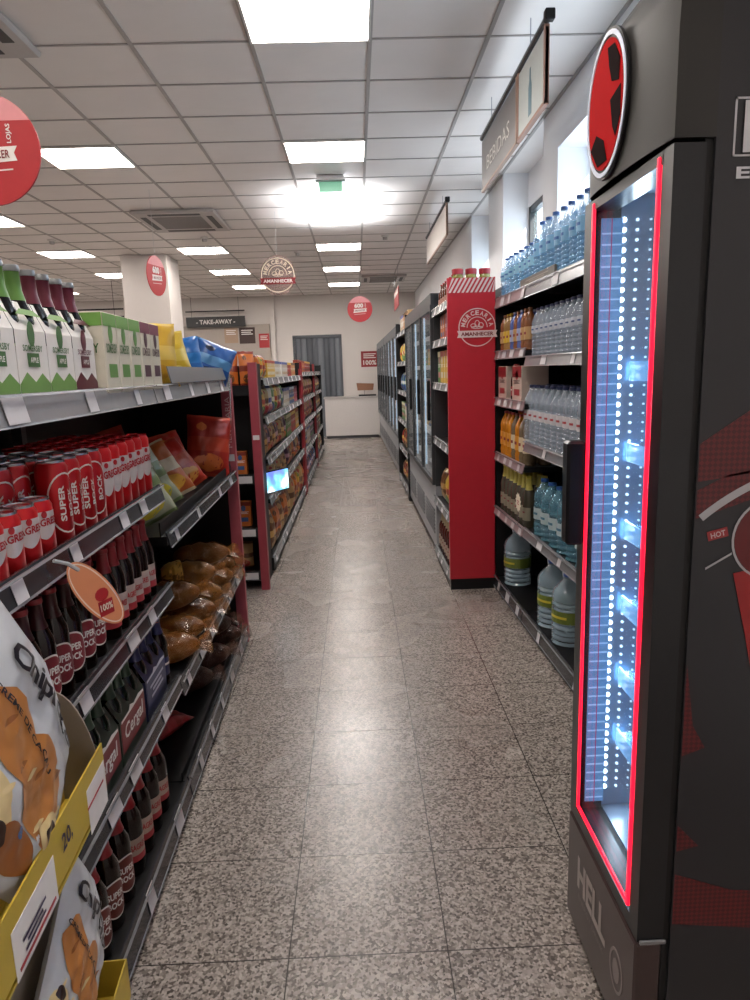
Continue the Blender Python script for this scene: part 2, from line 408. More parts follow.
banner(6.70, 8.5, 2.67, 2.95, '', 'pale banner sign hanging further back above the glass chillers', False)
r = empty('banner_sign', (.72, 11.2, 2.45)); MB().box(-.006, .006, 0, 1.2, 0, .3).build('panel', mat('#a33a3e', .5), r); MB().box(-.0075, .0075, .1, 1.1, .2, .27).build('white_stripe', PAPER, r)
m = MB(); m.tube([(0, .1, .3), (0, .1, CE-2.451)], .003, 6).tube([(0, 1.1, .3), (0, 1.1, CE-2.451)], .003, 6); m.build('hanging_rod', CHROME, r)
tag(r, 'small red and white banner hanging at the far end of the chillers', 'sign')
def board(x0, x1, z0, z1, txt, y, label):
    r = empty('department_sign', ((x0+x1)/2, y, z0)); w = x1-x0
    MB().box(-w/2, w/2, -.015, .0, 0, z1-z0).build('board', mat('#2c2c2d', .5), r)
    MB().text(txt, w*.66, (z1-z0)*.42, (0, -.016, (z1-z0)/2), (1, 0, 0), (0, 0, 1), bold=.03).build('lettering', PAPER, r)
    MB().box(-w/2, w/2, -.02, .0, z1-z0+.10, z1-z0+.125).build('hanging_bar', BLACK, r)
    q = MB()
    for s in (-1, 1): q.tube([(s*w*.4, -.01, z1-z0), (s*w*.4, -.01, CE-z0-.001)], .004, 6)
    q.build('hanging_rod', BLACK, r)
    return tag(r, label, 'sign')
board(-3.6, -2.34, 2.46, 2.68, '- TAKE-AWAY -', 15.15, 'dark board sign lettered take-away on the back wall')
board(-5.55, -3.95, 2.26, 2.50, '- CONGELADOS -', 12.2, 'dark board sign for frozen goods left of the white column')
# posters on the back wall
def poster(x0, x1, z0, z1, col, label, lines=('#e6e3df',), txt=None, y=YF-.06):
    r = empty('wall_poster', ((x0+x1)/2, y, z0)); w = x1-x0; h = z1-z0
    MB().box(-w/2, w/2, -.012, 0, 0, h).build('sheet', mat(col, .5), r)
    m = MB()
    if txt: m.text(txt, w*.75, h*.3, (0, -.0125, h*.28), (1, 0, 0), (0, 0, 1))
    for k in range(3): m.box(-w*.36, w*(.36-.1*(k % 2)), -.0135, -.012, h*(.56+.12*k), h*(.61+.12*k))
    m.build('print', mat(lines[0], .6), r)
    return tag(r, label, 'poster')
poster(-2.08, -1.86, 2.0, 2.30, '#a5262c', 'small square red poster with pale lines on the back wall')
poster(-2.5, -2.16, 2.1, 2.44, '#3a2522', 'dark brown menu poster left of the small red poster')
poster(-2.82, -2.53, 2.12, 2.44, '#a98f7a', 'tan menu poster beside the dark brown one')
poster(.12, .50, 1.52, 1.86, '#8e2b2e', 'red promotional poster low on the far wall beside the chillers', txt='100%', y=YF)
# counter
r = empty('service_counter', (-.08, 14.9, 0))
MB().box(-.62, .55, 0, .33, .06, .86).build('front_panel', mat('#cfcac8', .5), r)
MB().box(-.64, .57, -.02, .35, .86, .9, bev=.005).build('worktop', mat('#b8b4b2', .3), r)
MB().box(-.6, .53, .02, .33, 0, .06).build('plinth', DGREY, r)
tag(r, 'plain white service counter at the far end of the aisle', 'counter')
r = empty('display_tray', (.22, 15.05, .9)); MB().box(-.18, .2, -.1, .08, 0, .03, bev=.004).build('base', BLACK, r); MB().prism([(-.2, 0), (.14, 0), (.16, .14), (-.22, .16)], (0, .02, .12), (1, 0, 0), (0, 0, 1), .004).build('card', mat('#94674e', .5), r)
MB().tube([(-.05, .03, .02), (-.05, .03, .14)], .004).build('card_post', CHROME, r)
tag(r, 'small black tray with brown card standing on the white counter', 'tray')

# exit sign, smoke detectors, AC units
r = empty('emergency_exit_sign', (-.16, 6.2, CE))
MB().box(-.115, .115, -.03, .03, -.04, 0, bev=.008).build('housing', mat('#c9c6c4', .4), r)
MB().box(-.125, .125, -.02, .02, -.052, -.038).build('mounting_bar', mat('#70807a', .4), r)
MB().box(-.1, .1, -.004, .004, -.135, -.052).build('green_panel', mat('#5f9c80', .4, emit=.35), r)
for yy_ in (.75, 1.5):  # added unseen spots aimed upward to make the bright patch on the ceiling
    l = bpy.data.lights.new('ceiling_glow_spot', 'SPOT'); l.energy = 120; l.spot_size = 2.6; l.spot_blend = 1; l.shadow_soft_size = .08; l.color = (.93, .96, 1)
    lo = bpy.data.objects.new('ceiling_glow_spot', l); C.objects.link(lo); lo.parent = r; lo.location = (.0, yy_, -.36); lo.rotation_euler = (PI, 0, 0)
tag(r, 'green emergency exit sign hanging from the ceiling over the central aisle', 'exit sign')
def detector(x, y, label):
    r = empty('smoke_detector', (x, y, CE)); MB().lathe([(.05, 0), (.05, -.012), (.03, -.02)], 18).build('base', WHITE, r, True); MB().lathe([(.03, -.02), (.028, -.05), (.0, -.055)], 18).build('sensor', mat('#b5b1ae', .4), r, True)
    tag(r, label, 'smoke detector')
detector(.42, 8.9, 'small white smoke detector on the ceiling right of the bright panel')
detector(-1.77, 8.7, 'white smoke detector on ceiling just behind the air conditioning cassette')
detector(-3.55, 8.6, 'white smoke detector far left on the ceiling near the far lamps')
detector(-.75, 9.9, 'tiny white smoke detector above the round grocery emblem sign')
def ac(x, y, sx, sy, label):
    r = empty('air_conditioner', (x, y, CE))
    MB().box(-sx, sx, -sy, sy, -.035, 0, bev=.012).build('cassette_frame', mat('#b9b3b0', .45), r)
    g = MB(); 
    for k in range(16): g.box(-sx*.6, sx*.6, -sy*.6+k*sy*.075, -sy*.6+k*sy*.075+sy*.035, -.04, -.035)
    g.build('intake_grille', mat('#8d8785', .5), r)
    for s in (-1, 1):
        MB().box(s*sx*.8-sx*.07, s*sx*.8+sx*.07, -sy*.62, sy*.62, -.038, -.0345).build('air_slot', mat('#3c3a3a', .5), r)
        MB().box(-sx*.62, sx*.62, s*sy*.8-sy*.07, s*sy*.8+sy*.07, -.038, -.0345).build('air_slot', mat('#3c3a3a', .5), r)
    tag(r, label, 'air conditioner', 'ceiling cassettes')
ac(-1.78, 7.72, .42, .48, 'square ceiling air conditioning cassette left of the exit sign')
ac(-1.95, 3.38, .42, .47, 'ceiling air conditioning cassette cut by the top left corner')
ac(.55, 12.8, .4, .4, 'distant ceiling cassette at the far right end of the aisle')

# ================================================================== SHELVING
def rail(mb, p0, p1, z0, z1, side, tilt=.012, th=.006):
    """lip along the shelf front, p0..p1 front line points (x, y)"""
    (x0, y0), (x1, y1) = p0, p1; s = side
    vs = []
    for x, y in ((x0, y0), (x1, y1)):
        vs += [(x, y, z0), (x-s*tilt, y, z1), (x-s*(tilt+th), y, z1), (x-s*th, y, z0)]
    mb.add(vs, [(0, 4, 5, 1), (1, 5, 6, 2), (2, 6, 7, 3), (3, 7, 4, 0), (0, 1, 2, 3), (4, 7, 6, 5)])
def shelf(parent, fr, y0, y1, ztop, depth, rmat, tags=5, lip=.05, thick=.03, seed=0, fence=0., lit=False):
    s = fr.side; P = fr.P; rnd = random.Random(seed+int(ztop*100))
    m = MB(); a = P(.012, y0, 0); b = P(.012, y1, 0); c = P(depth, y1, 0); d_ = P(depth, y0, 0)
    vs = [(*q[:2], z) for z in (ztop-thick, ztop) for q in (a, b, c, d_)]
    m.add(vs, [(0, 1, 2, 3), (4, 5, 6, 7), (0, 1, 5, 4), (1, 2, 6, 5), (2, 3, 7, 6), (3, 0, 4, 7)])
    if fence:
        a = P(.03, y0, 0); b = P(.03, y1, 0); c = P(.034, y1, 0); d_ = P(.034, y0, 0)
        vs = [(*q[:2], z) for z in (ztop, ztop+fence) for q in (a, b, c, d_)]
        m.add(vs, [(0, 1, 2, 3), (4, 5, 6, 7), (0, 1, 5, 4), (1, 2, 6, 5), (2, 3, 7, 6), (3, 0, 4, 7)])
    so_ = m.build('shelf', BLACK, parent)
    q = MB(); rail(q, P(0, y0+.003, 0)[:2], P(0, y1-.003, 0)[:2], ztop-lip+.012, ztop+.014, s)
    ro = q.build('price_rail', rmat, so_)
    g = MB(); a = P(-.0015, y0+.003, 0); b = P(-.0015, y1-.003, 0)
    e = MB(); rail(e, P(-.002, y0+.003, 0)[:2], P(-.002, y1-.003, 0)[:2], ztop+.009, ztop+.013, s, .002, .004); rail(e, P(-.002, y0+.003, 0)[:2], P(-.002, y1-.003, 0)[:2], ztop-lip+.012, ztop-lip+.016, s, .002, .004)
    e.build('rail_edge_highlight', mat('#9b9da2', .2, .4), so_)  # pale lines along the rail edges stand in for a highlight
    if tags:
        for k in range(tags):
            t = MB()
            yy = y0+(y1-y0)*(k+.35+rnd.uniform(-.25, .25))/tags; w_ = rnd.choice((.022, .028, .04))
            rail(t, P(-.0025, yy-w_, 0)[:2], P(-.0025, yy+w_, 0)[:2], ztop-lip+.018, ztop+.009, s, .010, .001)
            t.build('price_label', TAG, so_)
    return so_
def back(parent, fr, y0, y1, depth, h, m_=None, name='back_panel'):
    q = MB(); P = fr.P; a = P(depth, y0, 0); b = P(depth, y1, 0); c = P(depth+.03, y1, 0); d_ = P(depth+.03, y0, 0)
    vs = [(*v[:2], z) for z in (0.0, h) for v in (a, b, c, d_)]
    q.add(vs, [(0, 1, 2, 3), (4, 5, 6, 7), (0, 1, 5, 4), (1, 2, 6, 5), (2, 3, 7, 6), (3, 0, 4, 7)])
    return q.build(name, m_ or BLACK, parent)
def endpanel(parent, fr, y, depth, h, th=.03, strip=.05, col=PINK, over=.0):
    q = MB(); s = fr.side; x = fr.P(0, y, 0)[0]
    xs = sorted((x-s*strip, x-s*depth)); q.box(*xs, y, y+th, 0, h); po = q.build('end_panel', BLACK, parent)
    xs = sorted((x+s*over, x-s*strip)); MB().box(*xs, y-.002, y+th+.002, 0, h+.005).build('edge_strip', col, po)
    return po
def uprights(parent, fr, ylist, depth, h):
    for y in ylist:
        x = fr.P(depth-.03, y, 0)[0]; m = MB().box(x-.015, x+.015, y-.015, y+.015, 0, h)
        m.build('upright', DGREY, parent)

# ---- left gondola
GL = empty('gondola_shelving', (0, 0, 0)); GL_D = .46; YS = 2.115
tag(GL, 'long black shelving gondola on the left stocked with drinks and bread', 'shelving')
back(GL, FL, .5, 3.54, GL_D, 1.40)
m = MB(); m.box(FL.P(GL_D+.03, 2, 0)[0]-.45, FL.P(.03, 2, 0)[0]-.02, .5, 3.54, 0, .05); m.build('plinth', BLACKP, GL)
RAILT = mat('#94969a', .25, .15)
shelf(GL, FL, .5, YS-.003, 1.405, GL_D, RAILT, 5, .055, seed=1)
ts = shelf(GL, FL, YS+.003, 3.53, 1.405, GL_D, RAILT, 4, .055, seed=2)
for z in (1.10, .785, .465): shelf(GL, FL, .5, YS-.01, z, GL_D, RAILD, 6, .05, seed=3)
shelf(GL, FL, YS+.01, 3.53, .94, GL_D, RAILD, 4, .05, seed=4, fence=.045)
shelf(GL, FL, YS+.01, 3.53, .43, GL_D, RAILD, 6, .05, seed=5)
shelf(GL, FL, .5, YS-.003, .085, GL_D, RAILD, 5, .07, .08, seed=6)
shelf(GL, FL, YS+.003, 3.53, .085, GL_D, RAILD, 5, .07, .08, seed=7, fence=.03)
endpanel(GL, FL, 3.54, .95, 1.42, .03, .055, PINK)
uprights(GL, FL, (YS,), GL_D, 1.39)
# text on the strip and its price sleeve
x = FL.P(.027, 3.54, 0)[0]
t = MB(); t.text('MERCEARIA', .26, .024, (x, 3.536, 1.20), (0, 0, 1), (-1, 0, 0), bold=.0); t.build('strip_lettering', mat('#d9b8ba', .5), GL)
MB().box(x-.02, x+.02, 3.532, 3.536, 1.0, 1.035).build('strip_label', TAG, GL)
# upright sign holder on the top lip
m = MB(); rail(m, FL.P(-.004, 2.30, 0)[:2], FL.P(-.004, 3.46, 0)[:2], 1.42, 1.475, 1, .012, .004); hs = m.build('sign_holder', mat('#66696c', .3), GL)
m = MB(); a = FL.P(-.03, 3.28, 1.43); m.prism([(0, 0), (.05, .01), (.12, -.20), (.105, -.235), (.07, -.12)], a, (0, 1, 0), (.1, 0, 1), .001); m.build('clear_flag', mat('#b9b9bb', .2, alpha=.6), GL)

# ---- drinks
def bottle(glass, cap, label, ink, txt, h=.235, r=.0305, foil=None, lz=(.035, .095), neckl=None, arc=False, ltype='rect', accent=None):
    def mk(root):
        k = h/.235
        pr = [(r*.9, 0), (r, .006*k), (r, .135*k), (r*.93, .152*k), (r*.62, .175*k), (r*.46, .192*k), (r*.43, .222*k), (r*.47, .224*k), (r*.47, .229*k)]
        MB().lathe(pr, 18).build('glass_body', glass, root, True)
        MB().lathe([(r*.5, .224*k), (r*.52, .228*k), (r*.48, .235*k), (r*.2, .236*k)], 18).build('cap', cap, root, True)
        m = MB(); R1 = r+.0006; z0, z1 = lz
        n = 20; A = 2.6
        if ltype == 'rect':
            m.surf(lambda u, v: (R1*math.cos(-A/2*1.2+A*1.2*u), R1*math.sin(-A/2*1.2+A*1.2*u), z0*k+(z1-z0)*k*v), n, 1)
        else:
            m.cpatch(ell((z1-z0)*.42*k, (z1-z0)*.5*k, 24), R1, (z0+z1)/2*k)
            # ellipse subdivided as strips
            m = MB()
            aw = (z1-z0)*.42*k; ah = (z1-z0)*.5*k; zc = (z0+z1)/2*k
            m.surf(lambda u, v: (R1*math.cos(aw*(2*u-1)/R1), R1*math.sin(aw*(2*u-1)/R1), zc+ah*(2*v-1)*math.sqrt(max(0, 1-(2*u-1)**2))), n, 1, 1)
            aw *= .9; ah *= .92; R2 = R1+.0005
            m.surf(lambda u, v: (R2*math.cos(aw*(2*u-1)/R2), R2*math.sin(aw*(2*u-1)/R2), zc+ah*(2*v-1)*math.sqrt(max(0, 1-(2*u-1)**2))), n, 1, 0)
        ls = txt.split('|'); zc = (z0+z1)/2*k
        for i, t_ in enumerate(ls):
            m.ctext(t_, .042*k, .016*k, r+.0018, zc+(.011 if len(ls) > 1 else .008)*k-.022*k*i, 1, bold=.03)
        if accent and ltype == 'rect':
            R3 = R1+.0003; m.surf(lambda u, v: (R3*math.cos(-A/2*1.2+A*1.2*u), R3*math.sin(-A/2*1.2+A*1.2*u), z0*k+(z1-z0)*.28*k*v), n, 1, 2)
        m.build('label', [label, ink]+([accent] if accent else []), root)
        if foil:
            MB().lathe([(r*.66, .173*k), (r*.5, .191*k), (r*.455, .222*k), (r*.49, .2235*k)], 18).build('neck_foil', foil, root, True)
        if neckl:
            MB().lathe([(r*.485, .196*k), (r*.47, .212*k)], 18).build('neck_label', neckl, root, True)
    return mk
BROWN = mat('#1a0b07', .14, spec=.4); GREENG = mat('#0d1a10', .14, spec=.4); DARKG = mat('#0b090e', .14, spec=.4)
GFOIL = mat('#5d8741', .35, .15); BFOIL = mat('#5f2030', .35, .15); GOLDC = mat('#a89b62', .3, .6)
ciderG = Proto(bottle(DARKG, mat('#8a8d90', .3, .7), mat('#b9c28a', .5), mat('#2d5527', .5), 'SOMERSBY', h=.252, foil=GFOIL), 'cider_bottle')
ciderP = Proto(bottle(DARKG, mat('#8a8d90', .3, .7), mat('#c9c2c4', .5), mat('#5a1f34', .5), 'SOMERSBY', h=.252, foil=BFOIL), 'cider_bottle')
def carrier(main, dark):
    def mk(root):
        # sleeve around 2x2 bottles: front +X, slanted shoulder, handle between the bottles
        m = MB(); w = .066; 
        prof = [(-.066, 0), (.066, 0), (.067, .15), (.03, .2), (-.03, .2), (-.067, .15)]
        m.add([(x, -w, z) for x, z in ((.068, .0), (.069, .13), (.045, .185))]+[(x, w, z) for x, z in ((.068, .0), (.069, .13), (.045, .185))], [(0, 3, 4, 1), (1, 4, 5, 2)], 0)
        m.add([(-x, -w, z) for x, z in ((.068, .0), (.069, .13), (.045, .185))]+[(-x, w, z) for x, z in ((.068, .0), (.069, .13), (.045, .185))], [(0, 3, 4, 1), (1, 4, 5, 2)], 0)
        for s in (-1, 1):
            m.add([(.068, s*w, 0), (.069, s*w, .10), (.0, s*w, .075), (-.069, s*w, .10), (-.068, s*w, 0)], [(0, 1, 2, 3, 4)], 0)
        m.box(-.002, .002, -w, w, .04, .215, 0)
        m.box(-.068, .068, -w, w, .0, .002, 0)
        m.build('carton', PAPER, root)
        g = MB(); c = [(-w, 0), (w, 0), (w, .03), (w*.5, .05), (0, .033), (-w*.5, .052), (-w, .03)]
        g.prism(c, (.0690, 0, 0), (0, 1, 0), (0, 0, 1), .0006); g.build('base_band', main, root); g = MB(); g.prism([(-w*.8, .0), (w*.8, 0), (w*.45, .012), (-w*.4, .012)], (.0695, 0, .17-.012), (0, 1, 0), (-.40, 0, .91), .0006)
        g.build('shoulder_band', main, root)
        t = MB(); t.prism(rect(.05, .026), (.0697, 0, .075), (0, 1, 0), (0, 0, 1), .0005, 0)
        t.prism(ell(.015, .024, 18), (.0697, 0, .128-.004), (0, 1, 0), (0, 0, 1), .0005, 0)
        t.text('SOMERSBY', .085, .012, (.0697, 0, .097), (0, 1, 0), (0, 0, 1), 0)
        t.text('APPLE', .034, .01, (.0704, 0, .075), (0, 1, 0), (0, 0, 1), 1); t.build('printed_logo', [dark, PAPER], root)
    return mk
cg = Proto(carrier(mat('#6f9a4c', .5), mat('#3f6a35', .5)), 'bottle_carrier'); cp = Proto(carrier(BFOIL, BFOIL), 'bottle_carrier')
Z0 = 1.405
for i, yc in enumerate((1.08, 1.215, 1.35, 1.485, 1.62)):
    pr, bo, cn, fo = (cg, ciderG, 'green', 'green') if i < 4 else (cp, ciderP, 'burgundy', 'burgundy')
    if i == 3: bo = ciderP; fo = 'burgundy'
    pr.place(FL.P(.095, yc, Z0), FL.rot, f'white and {cn} four-bottle cider carrier on top shelf, {ORD[i]} from the camera', 'carrier', 'cider carriers on the top shelf')
    for a, dd in enumerate((.062, .128)):
        for b, dy in enumerate((-.033, .033)):
            bo.place(FL.P(dd, yc+dy, Z0+.003), FL.rot, f"{fo}-necked cider bottle in {ORD[i]} carrier, {('aisle side', 'far side')[a]}, {('nearer', 'farther')[b]} the camera", 'bottle', 'cider bottles in the carriers')
def carton(w, d, h, base, top, ink, txt, pic=None, bev=.003, tb=.16, strip=None):
    def mk(root):
        MB().box(-d/2, d/2, -w/2, w/2, 0, h, bev=bev).build('box', base, root)
        m = MB(); X = d/2+.0004
        m.prism(rect(w*.98, h*tb, 0, h*(1-tb/2)-.002), (X, 0, 0), (0, 1, 0), (0, 0, 1), .0004, 0)
        m.prism(rect(d*.98, h*tb, 0, h*(1-tb/2)-.002), (0, -w/2-.0004, 0), (1, 0, 0), (0, 0, 1), .0004, 0)
        m.build('top_band', top, root)
        t = MB(); t.text(txt, w*.8, h*.12, (X, 0, h*.56), (0, 1, 0), (0, 0, 1), 0)
        t.text(txt, d*.8, h*.12, (0, -w/2-.0004, h*.56), (1, 0, 0), (0, 0, 1), 0)
        t.prism(rect(w*.6, h*.17, 0, h*.28), (X, 0, 0), (0, 1, 0), (0, 0, 1), .0004, 1); t.prism(ell(w*.16, h*.12, 18, 0, h*.74), (X, 0, 0), (0, 1, 0), (0, 0, 1), .0004, 1)
        t.prism(rect(d*.5, h*.14, 0, h*.28), (0, -w/2-.0004, 0), (1, 0, 0), (0, 0, 1), .0004, 1)
        t.build('print', [ink, pic or ink], root)
    return mk
cc1 = Proto(carton(.1, .13, .195, mat('#cfc9b8', .6), mat('#6fa04a', .5), mat('#3f6a35', .5), 'SOMERSBY', mat('#5f8f45', .5)), 'drinks_carton')
cc2 = Proto(carton(.1, .13, .195, mat('#cfc9b8', .6), mat('#7a3046', .5), mat('#4a2230', .5), 'SOMERSBY', mat('#4a2230', .5)), 'drinks_carton')
fill(cc1, FL, 3, 1.75, .103, .07, Z0, 'cream cider carton with green top band', 'carton', 'green-topped cider cartons', rows=2, dstep=.135)
fill(cc2, FL, 2, 2.06, .103, .07, Z0, 'cream cider carton with burgundy top band', 'carton', 'burgundy-topped cider cartons', rows=2, dstep=.135)

# ---- bags
def bag(w, h, t, base, band, ink, txt, seed=0, pic=None, clear=None, wr=.006, nu=22, nv=22, bandr=(.42, .62), content=None):
    rnd = random.Random(seed); ox = rnd.uniform(0, 50)
    def X(u, v, s):
        a = 2*u-1; b = 2*v-1
        th = t*.5*max(0, 1-abs(a)**3.2)**.6*max(0, 1-abs(b)**2.6)**.7
        if abs(b) > .93: th *= .25
        n = noise.noise(Vector((a*2.2+ox, b*2.6, s*3.3)))*wr*1.6+noise.noise(Vector((a*6+ox, b*6, s*7)))*wr*.8
        edge = (1-abs(a)**4)*(1-abs(b)**8)
        return s*(th+n*edge*.9)+.0*a
    def pt(u, v, s, off=0.):
        a = 2*u-1; b = 2*v-1; ww = w*.5*(1-.06*(1-b*b)+.0)
        return (X(u, v, s)+s*off, a*ww+noise.noise(Vector((b*3+ox, a, 1)))*wr*.8, h*.5*(1+b)+noise.noise(Vector((a*2, ox, b)))*wr*.6)
    def mk(root):
        m = MB()
        def mi(u, v):
            if v < .045 or v > .955: return 1
            if bandr[0] < v < bandr[1]: return 1
            return 0
        for s in (1, -1): m.surf(lambda u, v: pt(u, v, s), nu, nv, mi)
        m.build('packet', [base, band], root, True)
        q = MB()
        if pic:
            q.surf(lambda u, v: pt(.5+(u-.5)*.7*math.sqrt(max(0.02, 1-(2*v-1)**2)), .22+.30*(v-.5), 1, .0012), 8, 6, 1)
            q.surf(lambda u, v: pt(.3+.25*(u-.5)*math.sqrt(max(0.02, 1-(2*v-1)**2)), .8+.14*(v-.5), 1, .0012), 6, 4, 1)
        if txt:
            vs, fs = text_geo(txt, .03)
            bu = (bandr[0]+bandr[1])/2
            q.add([pt(.5+x*.8, bu+y*.13, 1, .0025) for x, y in vs], fs, 0)
        if q.v: q.build('print', [ink]+([pic] if pic else []), root, True)
    return mk
def cm_(h, r=.28, **k): return mat(h, r, **k)
chipsY = Proto(bag(.20, .22, .09, cm_('#caa133'), cm_('#d8b85a'), mat('#a33a24', .4), '', 1, cm_('#b98a2a')), 'crisp_bag')
chipsY2 = Proto(bag(.21, .20, .09, cm_('#c9a92e'), cm_('#d3bb4e'), mat('#8c6a1c', .4), '', 2, cm_('#d9c878')), 'crisp_bag')
chipsB = Proto(bag(.19, .20, .09, cm_('#1f5fa8'), cm_('#2a77c0'), mat('#d8dde2', .4), '', 3, cm_('#3c8fd0')), 'crisp_bag')
chipsB2 = Proto(bag(.20, .20, .10, cm_('#1c4f93'), cm_('#5a92c4'), mat('#d8dde2', .4), '', 4, cm_('#16213c')), 'crisp_bag')
chipsY.place(FL.P(.10, 2.42, Z0), 0, 'upright yellow crisp bag on top shelf beside the cider cartons', 'snack bag', rot=(0, -.12, FL.rot-1.25))
chipsY2.place(FL.P(.11, 2.74, Z0), 0, 'yellow crisp bag leaning on top shelf beside the blue bags', 'snack bag', rot=(.2, -.15, FL.rot-1.2))
chipsB.place(FL.P(.12, 3.06, Z0), 0, 'blue snack bag with lighter band standing on left top shelf', 'snack bag', rot=(.12, -.1, FL.rot-1.2))
chipsB2.place(FL.P(.09, 3.36, Z0), 0, 'dark and light blue snack bag tilted at the end of the top shelf', 'snack bag', rot=(-.4, -.1, FL.rot-1.1))

# ---- cans
def can(h, r, body, lidm, style):
    def mk(root):
        MB().lathe([(r*.8, 0), (r, .008), (r, h-.016), (r*.86, h-.006), (r*.84, h-.003)], 20).build('body', body, root, True)
        m = MB().lathe([(r*.86, h-.005), (r*.88, h), (r*.82, h), (r*.79, h-.005), (.0, h-.005)], 20); m.box(-.012, .006, -.007, .007, h-.005, h-.002); m.build('lid', lidm, root, True)
        m = MB(); R1 = r+.0006
        if style == 'shield':
            aw = r*.95; z0, z1 = h*.3, h*.78
            def fn(u, v):
                a = aw*(2*u-1); lo = z0+(abs(2*u-1)**1.6)*(h*.22)
                return (R1*math.cos(a/R1), R1*math.sin(a/R1), lo+(z1-lo)*v)
            m.surf(fn, 14, 2, 0)
            m.ctext('SAGRES', r*1.75, h*.13 if h < .13 else h*.11, R1+.0009, h*.60, 1, bold=.03, rise=.08)
            m.cpatch(ell(.006, .007, 12), R1+.001, h*.73, 1)
            m.build('shield_label', [mat('#cfcaca', .35, .3), RED], root)
        elif style == 'oval':
            pts = []; n = 26
            def fo(a, b, t):
                vs = []; fs = []
                for i in range(n):
                    q = 2*PI*i/n
                    for k_ in (0, 1):
                        x = (a-k_*t)*math.cos(q); z = (b-k_*t)*math.sin(q); vs.append((R1*math.cos(x/R1), R1*math.sin(x/R1), h*.5+z))
                for i in range(n):
                    j = (i+1) % n; fs.append((2*i, 2*j, 2*j+1, 2*i+1))
                m.add(vs, fs, 0)
            fo(r*1.25, h*.36, .0035)
            m.ctext('SUPER', h*.42, r*.4, R1+.0006, h*.5, 0, a0=-.3, vert=True); m.ctext('BOCK', h*.34, r*.4, R1+.0006, h*.5, 0, a0=.36, vert=True)
            m.build('oval_label', [mat('#ddd5cf', .35, .2)], root)
    return mk
CANR = mat('#cc1a20', .28, .35); LIDM = mat('#b9bbc2', .25, .7); LIDR = mat('#b01b24', .25, .5)
canS = Proto(can(.115, .0325, CANR, LIDM, 'shield'), 'beer_can'); canT = Proto(can(.178, .0325, CANR, LIDR, 'shield'), 'beer_can'); canO = Proto(can(.178, .0325, mat('#b5161e', .28, .35), LIDM, 'oval'), 'beer_can')
ZB = 1.10
fill(canS, FL, 5, 1.06, .068, .05, ZB, 'short red lager can with white shield on can shelf', 'can', 'short lager cans at the front', turn=-.55, jit=.004)
fill(canO, FL, 4, 1.425, .067, .05, ZB, 'tall red can with white oval on can shelf', 'can', 'tall oval-label cans', turn=-.6, jit=.004)
fill(canT, FL, 6, 1.70, .067, .05, ZB, 'tall red lager can with white shield, aisle edge', 'can', 'tall shield-label cans', turn=-.7, jit=.004)
fill(canO, FL, 9, 1.06, .067, .118, ZB, 'tall red oval-label can behind the front cans', 'can', 'tall oval-label cans behind', turn=-.6, jit=.004, rows=3, dstep=.068)
fill(canT, FL, 6, 1.70, .067, .118, ZB, 'tall red shield-label can behind the aisle edge', 'can', 'tall shield-label cans behind', turn=-.6, jit=.004, rows=3, dstep=.068)

# ---- beer bottles on the lower near shelves
SBL = mat('#7c1e2a', .4); beerSB = Proto(bottle(BROWN, mat('#8a2028', .35), SBL, PAPER, 'SUPER|BOCK', foil=mat('#3a1216', .3), ltype='oval', lz=(.03, .12)), 'beer_bottle')
beerSG = Proto(bottle(BROWN, mat('#8c1c24', .35), mat('#b9a9a4', .5), RED, 'SAGRES', foil=mat('#8c1c26', .35), lz=(.03, .10), accent=mat('#a8323a', .5)), 'beer_bottle')
ZC = .785
fill(beerSB, FL, 8, 1.10, .067, .06, ZC, 'brown beer bottle with dark red oval label, third shelf', 'bottle', 'oval-label beer bottles', turn=-.7, rows=3, dstep=.07, jit=.003)
fill(beerSG, FL, 6, 1.68, .068, .06, ZC, 'brown beer bottle with pale red label, third shelf', 'bottle', 'pale-label beer bottles', turn=-.7, rows=3, dstep=.07, jit=.003)
bigSB = Proto(bottle(BROWN, mat('#8c1c24', .35), mat('#6b2a22', .4), PAPER, 'SUPER|BOCK', h=.27, r=.036, foil=mat('#8e1b24', .35), ltype='oval', lz=(.03, .12)), 'beer_bottle')
bigSG = Proto(bottle(BROWN, mat('#8c1c24', .35), mat('#b59f92', .5), RED, 'SAGRES', h=.27, r=.036, foil=mat('#9c1c26', .35), lz=(.04, .10), accent=mat('#a8323a', .5)), 'beer_bottle')
ZD = .085
fill(bigSB, FL, 5, 1.24, .09, .075, ZD, 'large dark beer bottle with brown oval label, bottom shelf', 'bottle', 'large bottles on the bottom shelf', turn=-.6, rows=2, dstep=.085)
fill(bigSG, FL, 4, 1.70, .09, .075, ZD, 'large beer bottle with pale label, red neck, bottom shelf', 'bottle', 'large bottles on the bottom shelf', turn=-.6, rows=2, dstep=.085)
